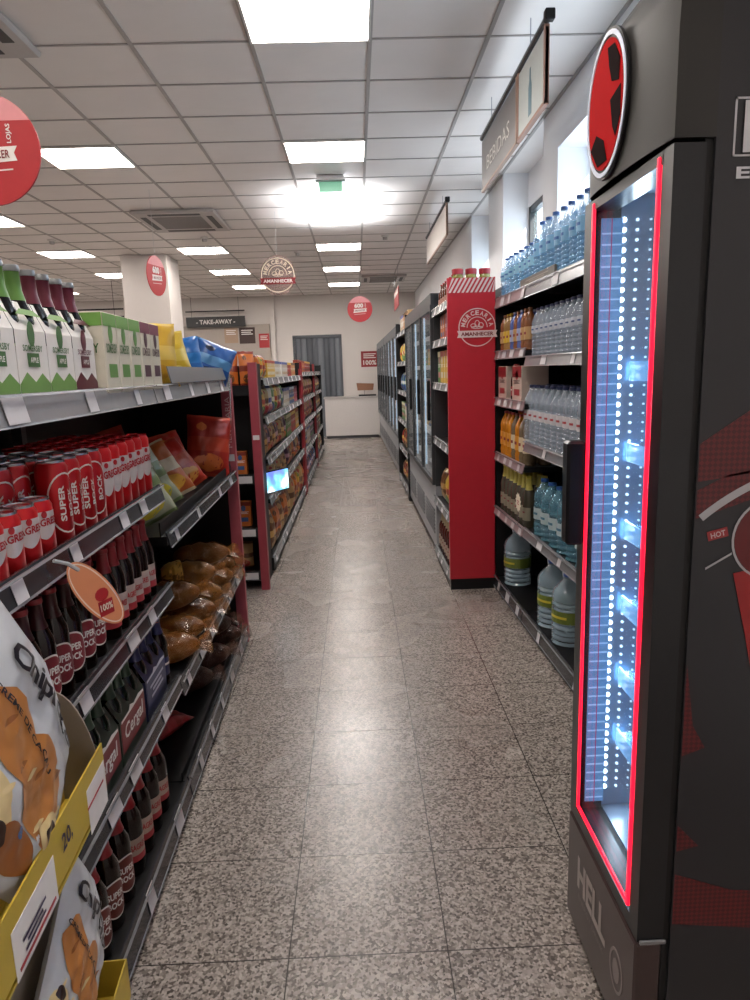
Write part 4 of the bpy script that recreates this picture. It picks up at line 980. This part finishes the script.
for y, lab in ((3.16, 'clear water jug with yellow-green label, front of bottom shelf'), (3.40, 'clear water jug partly behind the front jug, bottom shelf'), (4.12, 'large water jug on the bottom shelf beside the red panel')):
    jug.place(FR.P(.115, y, .085), FR.rot+.5, lab, 'water jug')
# far module bottles
def juice(col, cap, lab, ink, txt, h=.22, r=.03, **k): return Proto(waterb(h, r, mat(col, .12), cap, lab, ink, txt, 4, k.get('lzf', (.25, .55))), k.get('name', 'juice_bottle'))
j1 = juice('#7a4a2c', mat('#8a5a3a', .4), mat('#b08a5a', .4), DRED, ''); j2 = juice('#4a5a94', mat('#8a92b0', .4), mat('#9aa4c8', .4), DRED, ''); j3 = juice('#8a6a3c', mat('#c9a52c', .4), mat('#c9a52c', .4), DRED, '')
fill([j1, j1, j2, j1, j2, j3, j3, j1], FR, 8, 3.67, .075, .05, 1.52, 'small coloured soft drink bottle on the upper far shelf', 'bottle', 'small soft drink bottles', rows=2, dstep=.07)
pack = Proto(carton(.19, .15, .20, mat('#b9a79c', .4), mat('#7c1c22', .4), mat('#2a2a2c', .4), '', mat('#8e2a30', .4), tb=.3), 'drinks_pack')
pack.place(FR.P(.09, 4.13, 1.24), FR.rot, 'cream and red drinks pack next to the red panel', 'drinks pack'); pack.place(FR.P(.09, 3.80, 1.24), FR.rot, 'cream and red drinks pack beside the shelf joint', 'drinks pack')
dk = Proto(bottle(DARKG, RED, mat('#8e2a30', .4), PAPER, '', h=.21, r=.032), 'cola_bottle')
dk.place(FR.P(.06, 3.97, 1.24), FR.rot, 'dark cola bottle standing between the two drinks packs', 'bottle')
oj = juice('#b8741c', mat('#8c2a1c', .4), mat('#c98a2c', .4), DRED, '', .27, .036); og = juice('#6a5a44', mat('#7a3a24', .4), mat('#c9b99c', .4), DRED, '', .27, .036)
fill([og, og, oj, og, oj, oj, oj], FR, 7, 3.69, .085, .06, .90, 'tall orange or brown juice bottle below the drinks packs', 'bottle', 'tall juice bottles', rows=2, dstep=.085)
yw = Proto(bottle(mat('#4a463c', .1), mat('#c2b84a', .4), mat('#8a8472', .5), DRED, '', h=.29, r=.034, foil=mat('#b5ab52', .4)), 'wine_bottle')
fill(yw, FR, 7, 3.69, .085, .06, .55, 'yellow-necked dark bottle on the far lower shelf', 'bottle', 'yellow-necked bottles', rows=2, dstep=.085)
tgx = FR.P(.0, 3.63, .62)
r = empty('star_price_tag', FR.P(-.008, 3.66, .70), FR.rot); st_ = [((.055 if i % 2 else .042)*math.cos(2*PI*i/24), (.055 if i % 2 else .042)*math.sin(2*PI*i/24)) for i in range(24)]
MB().prism(st_, (0, 0, 0), (0, 1, 0), (0, 0, 1), .001).build('card', CREAM, r); MB().text('', .05, .03, (.0012, 0, 0), (0, 1, 0), (0, 0, 1)).build('lettering', RED, r); MB().tube([(0, 0, -.04), (0, 0, -.125)], .002, 6).build('holder', CHROME, r)
tag(r, 'cream star-shaped price tag clipped before the yellow-necked bottles', 'price tag')

# ================================================================== RED PANEL UNIT AND CHILLERS
U = empty('gondola_shelving', (0, 0, 0)); tag(U, 'black shelf unit closed by a tall red end panel', 'shelving')
back(U, FF, 4.33, 5.12, .36, 1.93)
for z in (1.84, 1.62, 1.33, .93, .48, .09): shelf(U, FF, 4.34, 5.11, z, .36, RAILG, 3, .05, .03 if z > .2 else .08, seed=33)
xp = FF.P(0, 4.3, 0)[0]
pn = MB().box(xp, .865, 4.285, 4.315, .075, 1.975).build('red_end_panel', mat('#bb2433', .35), U)
MB().box(xp+.005, .862, 4.292, 4.32, 0, .075).build('black_plinth', BLACKP, U)
sw = .865-xp
s_ = MB(); n = 11
for i in range(n+1):
    a = -sw/2+sw*i/n-.02; z0, z1 = 0, .085; w_ = sw/n*.5; sh = .05
    pts = [(a, z0), (a+w_, z0), (a+w_+sh, z1), (a+sh, z1)]
    pts = [(min(sw/2, max(-sw/2, p)), q) for p, q in pts]
    if pts[1][0]-pts[0][0] > .001 or pts[2][0]-pts[3][0] > .001: s_.prism(pts, (xp+sw/2, 4.2845, 1.888), (1, 0, 0), (0, 0, 1), .001)
s_.build('white_stripes', mat('#d9c4c4', .5), pn)
mercearia(0, 0, (xp+sw*.62, 4.2845, 1.68), (1, 0, 0), (0, 0, 1), .115, U, mat('#e0cccc', .5), mat('#e0cccc', .5), DRED)
jar = Proto(lambda root: (MB().lathe([(.034, 0), (.038, .005), (.038, .085), (.03, .1)], 16).build('glass', mat('#8a8a4a', .12), root, True), MB().lathe([(.034, .1), (.035, .118), (.03, .12), (0, .12)], 16).build('lid', mat('#a8323e', .4), root, True),
    MB().lathe([(.0388, .02), (.0388, .07)], 16).build('label', mat('#6a5a34', .4), root, True)), 'jar')
for i in range(3): jar.place((.655+i*.085, 4.42, 1.975-.13+.0), 0, f"red-lidded jar on top of the red panel unit, {('leftmost', 'middle', 'rightmost')[i]}", 'jar', 'red-lidded jars'); 
for o in [o for o in C.objects if o.name.startswith('jar')]: o.location.z = 1.84; o.scale = (1.05, 1.05, 1.7)
FFx = Frame(FF.x0, FF.k, -1)
stock(FF, 4.52, 5.05, 1.62, 'box', ['pink', 'orange'], 'right shelf unit second level', sc=.95, rows=1)
stock(FF, 4.36, 5.08, 1.33, 'box', ['yellow', 'yellow', 'green'], 'right shelf unit third level', sc=1.2)
stock(FF, 4.36, 5.08, .93, 'box', ['brown', 'red'], 'right shelf unit fourth level', sc=1.1, d=.16)
stock(FF, 4.36, 5.08, .48, 'bag', ['green', 'yellow', 'brown'], 'right shelf unit fifth level', sc=1.2)
sauce = Proto(bottle(mat('#4a1c18', .12), mat('#b0a890', .4), mat('#a89484', .5), DRED, '', h=.30, r=.036, foil=mat('#a89a7a', .4)), 'wine_bottle')
fill(sauce, FF, 8, 4.40, .088, .06, .09, 'dark wine bottle low beside the red panel', 'bottle', 'wine bottles beside the red panel')
bottle_top = Proto(bottle(mat('#5a2a1c', .12), RED, mat('#b88a7c', .5), DRED, '', h=.17, r=.03), 'sauce_bottle')
fill(bottle_top, FF, 6, 4.42, .1, .06, 1.84, 'brown sauce bottle on top level beside the red panel', 'bottle', 'sauce bottles beside the red panel')

def chiller(y0, y1, doors, label, frame_col, h=1.98):
    g = empty('glass_door_chiller', FF.P(0, y0, 0), -math.atan(FF.k)*1.0); g.rotation_euler = (0, 0, -math.atan(FF.k)); tag(g, label, 'chiller', 'glass door chillers'); L_ = y1-y0; D_ = .55
    dk_ = mat(frame_col, .4)
    MB().box(.02, D_, 0, L_, .06, .55).build('base_cabinet', mat('#9a9ca0', .4), g)
    MB().box(.05, D_, 0, L_, 0, .06).build('plinth', BLACKP, g)
    b = MB(); b.box(D_-.03, D_, 0, L_, .55, h).box(.02, D_, 0, .03, .55, h).box(.02, D_, L_-.03, L_, .55, h).box(.0, D_, 0, L_, h-.08, h).build('cabinet', dk_, g)
    gr_ = MB()
    for k in range(doors):
        a = L_*k/doors+.08; w_ = L_/doors-.16
        for q in range(7): gr_.box(.014, .02, a, a+w_, .16+q*.03, .175+q*.03)
    gr_.build('grille', mat('#5c5e62', .4), g)
    for z in (.62, .90, 1.18, 1.46, 1.7):
        MB().box(.08, D_-.03, .03, L_-.03, z-.012, z).box(.075, .085, .03, L_-.03, z-.03, z+.01).build('shelf', mat('#a9adb2', .3), g)
    for k in range(doors):
        a = L_*k/doors; b_ = L_*(k+1)/doors
        d_ = MB(); d_.box(-.005, .02, a+.005, a+.035, .56, h-.08).box(-.005, .02, b_-.035, b_-.005, .56, h-.08).box(-.005, .02, a+.035, b_-.035, .56, .60).box(-.005, .02, a+.035, b_-.035, h-.12, h-.08)
        do_ = d_.build('door', dk_, g)
        MB().box(.004, .010, a+.035, b_-.035, .60, h-.12).build('pane', mat('#cfdde4', .03, alpha=.16, spec=.9), do_)
        MB().box(-.03, -.005, a+.05, a+.075, 1.05, 1.35, bev=.005).build('handle', BLACKP, do_)
        MB().box(.03, .045, a-.008+.02, a+.02, .62, h-.12).build('lamp_tube', mat('#b4d4ec', .4, emit=.45), g)
    return g
chiller(5.14, 7.42, 3, 'long lit glass door chiller with pale grille just beyond the red panel unit', '#33363a')
chiller(8.85, 11.8, 4, 'glass door chiller standing after the open black shelf unit', '#5c5f63')
chiller(11.85, 14.7, 4, 'farthest glass door chiller ending before the white counter', '#5c5f63')
n_ = empty('gondola_shelving', (0, 0, 0)); tag(n_, 'narrow open black shelf unit between the first and second chillers', 'shelving')
back(n_, FF, 7.45, 8.82, .40, 2.0)
for z in (1.86, 1.52, 1.18, .84, .5, .1): shelf(n_, FF, 7.46, 8.81, z, .40, RAILG, 3, .05, .03 if z > .2 else .08, seed=44)
endpanel(n_, FF, 7.42, .4, 2.0, .03, .04, BLACK); endpanel(n_, FF, 8.82, .4, 2.0, .03, .04, BLACK)
for z, w_, cs, kd in ((1.86, 'top', ['tan', 'white'], 'box'), (1.52, 'second', ['green', 'yellow'], 'bag'), (1.18, 'third', ['green', 'blue'], 'bag'), (.84, 'fourth', ['white', 'green'], 'box'), (.5, 'fifth', ['brown', 'red'], 'bag'), (.1, 'bottom', ['red', 'brown'], 'bag')):
    stock(FF, 7.52, 8.78, z, kd, cs, f'open unit between chillers, {w_} level', sc=1.1)
FC = Frame(FF.x0+.13, FF.k, -1)
for z, w_, cs in ((.90, 'lower', ['white', 'blue', 'yellow']), (1.18, 'middle', ['white', 'pink', 'white']), (1.46, 'upper', ['white', 'yellow', 'green'])):
    stock(FC, 5.22, 7.3, z, 'box', cs, f'first chiller {w_} shelf', sc=.85, d=.04, step=.14)
    stock(FC, 8.95, 11.7, z, 'box', ['red', 'white', 'orange'], f'second chiller {w_} shelf', sc=.9, d=.04, step=.19)

# ================================================================== DRINKS FRIDGE
F = empty('drinks_fridge', (.51, 1.135, 0)); tag(F, 'tall black energy drink fridge with red-lit glass door at right', 'fridge')
FW, FD, FH = .42, .70, 2.10      # along y, x, z ; local x 0 = door front
SH = mat('#1b1b1f', .35); SIDEB = mat('#242428', .33)
# door: frame parts
dr = MB(); dz0, dz1 = .322, 1.775; e_ = .035
dr.box(0, .052, 0, e_+.005, dz0, dz1).box(0, .052, FW-.045, FW, dz0, dz1).box(0, .052, e_, FW-.045, dz0, dz0+.03).box(0, .052, e_, FW-.045, dz1-.02, dz1)
door = dr.build('door', mat('#15161a', .3), F)
MB().box(.012, .018, e_+.005, FW-.045, dz0+.03, dz1-.02).build('glass_pane', mat('#9fb4c4', .03, alpha=.10, spec=.9), door)
led = MB(); y0, y1, z0, z1, t = .046, FW-.052, .362, 1.768, .009
led.box(-.003, .0035, y0, y0+t, z0, z1, bev=.002).box(-.003, .0035, y1-t, y1, z0, z1, bev=.002).box(-.003, .0035, y0, y1, z0, z0+t, bev=.002)
led.build('red_light_strip', mat('#ff1530', .3, emit=1.5, var=0), door)
MB().box(-.042, 0, FW-.05, FW-.008, 1.03, 1.27, bev=.006).build('handle', BLACKP, door)
MB().box(.004, .056, -.006, 0, .318, .328, bev=.002).build('hinge', mat('#8a8c90', .3, .6), F)
# cabinet shell
cb = MB(); x0 = .066
cb.box(x0, FD, 0, .03, .02, FH-.02).box(x0, FD, FW-.025, FW, .02, FH-.02).box(FD-.03, FD, .03, FW-.025, .02, FH-.02).box(x0, FD, .03, FW-.025, 1.80, FH-.02).box(x0, FD, .03, FW-.025, .02, .34)
cab = cb.build('cabinet', SIDEB, F)
gk = MB(); gk.box(.052, .066, .006, .036, .02, FH-.03).box(.052, .066, FW-.036, FW-.006, .02, FH-.03).box(.052, .066, .036, FW-.036, .02, .345).box(.052, .066, .036, FW-.036, 1.775, FH-.03); gk.build('door_gasket', mat('#060607', .6), F)
li = MB(); li.box(.068, FD-.032, FW-.030, FW-.0255, .342, 1.798).box(.068, FD-.032, .0305, .034, .342, 1.798).box(FD-.036, FD-.0305, .034, FW-.03, .342, 1.798).box(.068, FD-.032, .034, FW-.03, 1.79, 1.798).box(.068, FD-.032, .034, FW-.03, .342, .348)
li.build('inner_liner', mat('#8fa3b8', .25, .2), F)
# header with rounded front and rounded far top corner
hd = MB(); prof = [(.0, 1.782), (.0, 1.86), (.0, 1.94), (.002, 2.0), (.010, 2.045), (.030, 2.08), (.066, 2.10)]
def hf(u, v):
    i = min(len(prof)-2, int(v*(len(prof)-1))); f_ = v*(len(prof)-1)-i; x = prof[i][0]*(1-f_)+prof[i+1][0]*f_; z = prof[i][1]*(1-f_)+prof[i+1][1]*f_
    y = FW*u; k = min(1, (FW-y)/.05) if y > FW-.05 else 1.0
    z2 = 1.782+(z-1.782)*(1-.16*(1-k)**2*2.2) ; x2 = x-.012*math.sin(PI*u)**.8*(1-max(0, z-2.0)*8)+.03*(1-k)**2.5
    return (x2, y, z2)
hd.surf(hf, 24, 24)
n0 = len(hd.v)
# close with side caps and back
capv = [hf(0, j/24) for j in range(25)]; hd.add(capv+[(.066, 0, 1.782)], [tuple(range(26))])
capv = [hf(1, j/24) for j in range(25)]; hd.add(capv+[(.066, FW, 1.782)], [tuple(range(26))])
hd.add([(0, 0, 1.782), (.066, 0, 1.782), (.066, FW, 1.782), (.03, FW, 1.782)], [(0, 1, 2, 3)])
hd.build('header', mat('#262523', .5, .0), F, True)
# header emblem
em = MB(); oc = (-.0125, .258, 1.918)
em.prism(ell(.106, .130, 40), oc, (0, -1, 0), (0, 0, 1), .006); eo = em.build('emblem_backing', BLACK, F)
m = MB(); ring(m, .101, .125, .008, (oc[0]-.0065, oc[1], oc[2]), (0, -1, 0), (0, 0, 1), .002, 0, n=44); m.build('emblem_white_ring', mat('#d4dcee', .5), eo)
m = MB(); m.prism(ell(.088, .112, 40), (oc[0]-.0062, oc[1], oc[2]), (0, -1, 0), (0, 0, 1), .002); m.build('emblem_red_field', mat('#b01015', .75, spec=.04), eo)
m = MB()
for pts in ([(.01, .095), (.045, .09), (.074, .055), (.07, .02), (.035, .03), (.02, .06)], [(.03, -.0), (.08, .01), (.082, -.04), (.06, -.07), (.045, -.05)], [(-.04, -.04), (.0, -.06), (.02, -.1), (-.03, -.1), (-.07, -.06)]):
    m.prism(pts, (oc[0]-.0085, oc[1], oc[2]), (0, -1, 0), (0, 0, 1), .001)
m.build('emblem_dark_shapes', mat('#1a0c0c', .8, spec=.03), eo)
# kick panel
kp = MB().box(-.003, .05, 0, FW, .03, .316, bev=.004).build('kick_panel', mat('#3f3130', .3), F)
MB().text('HELL', .19, .085, (-.0032, .245, .205), (0, -1, 0), (0, 0, 1), bold=.04).build('kick_lettering', mat('#b4aaa6', .4), F)
MB().text('ENERGY DRINK', .17, .014, (-.0032, .245, .142), (0, -1, 0), (0, 0, 1), bold=.0).build('kick_lettering', mat('#7c7270', .4), F)
m = MB(); ring(m, .036, .05, .006, (-.0035, .085, .17), (0, -1, 0), (0, 0, 1), .001, 0); m.prism(ell(.018, .028, 16), (-.0035, .085, .17), (0, -1, 0), (0, 0, 1), .001); m.build('kick_emblem', mat('#8c8280', .4), F)
MB().box(.03, FD, .01, FW-.01, 0, .03).build('plinth', BLACKP, F)
# interior lights: one bright diode row; the two dim rows stand for its reflections
for x, e2, s_ in ((.074, 5., .0055), (.103, 1.2, .0034), (.132, .6, .0026)):
    m = MB(); 
    for k in range(66):
        z = .40+k*.0206
        m.prism(ell(s_, s_, 8), (x, FW-.0305, z), (1, 0, 0), (0, 0, 1), .003)
    lo_ = m.build('led_and_reflection_row', mat('#cfeaff', .3, emit=e2, var=0), F)
MB().box(.020, .066, FW-.0465, FW-.045, .37, 1.74).build('lit_inner_trim', mat('#5c94cc', .3, emit=.28, var=.35, vs=60), door)  # LED light on the inner door frame, put in as glowing trim and rungs
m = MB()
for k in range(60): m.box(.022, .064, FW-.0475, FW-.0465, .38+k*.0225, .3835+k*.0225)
m.build('trim_glow_ladder', mat('#9cccf4', .3, emit=.35), door)
MB().box(.0415, .0435, FW-.048, FW-.0464, .37, 1.74).build('red_glow_line', mat('#9a3a80', .3, emit=.25), door)  # reddish glow put into the trim as a line, not a lamp
for x_ in (.078, .62):
    al = bpy.data.lights.new('led_lamp', 'AREA'); al.shape = 'RECTANGLE'; al.size = .03; al.size_y = 1.36; al.energy = 2.2; al.color = (.62, .82, 1)
    ao = bpy.data.objects.new('led_lamp', al); C.objects.link(ao); ao.parent = F; ao.location = (x_+.03, FW-.036, 1.07); ao.rotation_euler = (-PI/2, 0, 0)
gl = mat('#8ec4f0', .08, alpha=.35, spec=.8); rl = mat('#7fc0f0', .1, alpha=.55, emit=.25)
for z in (1.43, 1.25, 1.07, .89, .71, .55):
    s_ = MB().box(.10, FD-.05, .04, FW-.04, z-.006, z).build('glass_shelf', gl, F)
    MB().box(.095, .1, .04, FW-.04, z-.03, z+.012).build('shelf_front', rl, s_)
for k, (x, yy, z) in enumerate([(.14, .10, .89), (.14, .17, .89), (.14, .24, .89), (.21, .10, .89), (.21, .17, .89), (.21, .24, .89), (.14, .12, 1.07), (.14, .19, 1.07)]):
    pass
ec = Proto(lambda root: (MB().lathe([(.02, 0), (.026, .006), (.026, .12), (.022, .13)], 18).build('body', mat('#3a1c4c', .25, .4), root, True), MB().lathe([(.023, .129), (.024, .134), (.021, .132), (0, .131)], 18).build('lid', LIDM, root, True),
    MB().ctext('HELL', .05, .02, .0268, .07, 0, a0=0.).build('lettering', mat('#c9c4c8', .4), root)), 'energy_drink_can')
for k, (x, yy) in enumerate([(.15, .10), (.15, .17), (.15, .24), (.15, .31), (.23, .10), (.23, .17), (.23, .24), (.23, .31)]):
    ec.place((.51+x, 1.135+yy, .8905), PI+.6, f"purple energy drink can inside the fridge, {('door', 'rear')[k//4]} row, {ORD[k % 4]} from the camera side", 'can', 'energy drink cans in the fridge')
# graphics on the near side (facing the camera)
sd_ = F
def side(mb_, name, m_): return mb_.build(name, m_, cab)
o_ = (0, -.0006, 0); Rr = (1, 0, 0); Uu = (0, 0, 1)
# carbon-look red patches
cm3 = bpy.data.materials.new('red_mesh_print'); cm3.use_nodes = True; nt = cm3.node_tree; b_ = nt.nodes['Principled BSDF']; tc = nt.nodes.new('ShaderNodeTexCoord')
vv = nt.nodes.new('ShaderNodeTexChecker'); vv.inputs['Scale'].default_value = 150; mp = nt.nodes.new('ShaderNodeMapping'); mp.inputs['Rotation'].default_value = (0, .78, 0); nt.links.new(tc.outputs['Object'], mp.inputs[0]); nt.links.new(mp.outputs[0], vv.inputs[0])
vv.inputs[1].default_value = lin('#5e1a1e'); vv.inputs[2].default_value = lin('#451418'); nt.links.new(vv.outputs[0], b_.inputs['Base Color']); b_.inputs['Roughness'].default_value = .35
for pts in ([(.068, 1.30), (.25, 1.42), (.45, 1.45), (.6, 1.40), (.6, 1.3), (.4, 1.28), (.068, 1.235)], [(.068, 1.22), (.12, 1.245), (.2, 1.26), (.16, 1.20), (.068, 1.17)],
        [(.068, .90), (.085, .78), (.11, .735), (.068, .72)], [(.068, .575), (.11, .53), (.068, .52)], [(.068, .47), (.18, .43), (.4, .41), (.62, .45), (.62, .33), (.35, .33), (.068, .36)]):
    side(MB().prism(pts, o_, Rr, Uu, .0004), 'red_mesh_graphic', cm3)
m = MB(); ring(m, .40, .40, .013, (.33, -.0012, .87), Rr, Uu, .0004, 0, n=60, a0=.9, a1=2.27); side(m, 'silver_arc', mat('#a9a9ad', .3, .4))
m = MB(); m.prism([(.14, 1.07), (.2, 1.08), (.19, 1.02), (.24, .9), (.26, .78), (.2, .82), (.17, .95)], (0, -.0014, 0), Rr, Uu, .0004); m.prism([(.34, 1.08), (.46, 1.06), (.5, .9), (.4, .78), (.36, .9)], (0, -.0014, 0), Rr, Uu, .0004); side(m, 'red_flash_graphic', mat('#8e1a1c', .35))
m = MB(); ring(m, .075, .075, .004, (.208, -.0018, 1.13), Rr, Uu, .0004, 0); side(m, 'silver_circle_graphic', mat('#a9a9ad', .3, .4)); side(MB().prism(rect(.036, .017), (.108, -.0014, 1.142), (.97, 0, .24), (-.24, 0, .97), .0004), 'red_tab', mat('#8e2a2e', .4)); side(MB().text('HOT', .026, .010, (.108, -.0020, 1.142), (.97, 0, .24), (-.24, 0, .97)), 'tab_lettering', mat('#b9a9a9', .4)); side(MB().prism([(.09, 1.082), (.135, 1.108), (.135, 1.104), (.09, 1.078)], (0, -.0014, 0), Rr, Uu, .0004), 'silver_line', mat('#a9a9ad', .3, .4))
m = MB(); m.prism(ell(.070, .070, 30), (.208, -.0016, 1.13), Rr, Uu, .0003); side(m, 'dark_red_disc', mat('#5c1418', .35))
m = MB()
Wd = .34
for k, ch_ in enumerate('HELL'): m.text(ch_, .065, .075, (.095+.04+k*.085+.005, -.0020, 1.795), Rr, Uu, bold=.05)
ring_ = MB()
for a in ((.093, .45, 1.752, 1.755), (.093, .45, 1.835, 1.838)): ring_.box(a[0], a[1], -.0012, -.0004, a[2], a[3])
ring_.box(.093, .096, -.0012, -.0004, 1.752, 1.838).box(.447, .45, -.0012, -.0004, 1.752, 1.838); side(ring_, 'lettering_outline', mat('#b9b9bd', .4))
side(m, 'side_lettering', mat('#c9cad0', .35))
side(MB().text('ENERGY DRINK', .34, .018, (.27, -.0012, 1.728), Rr, Uu, bold=.03), 'side_lettering', mat('#c9cad0', .35))
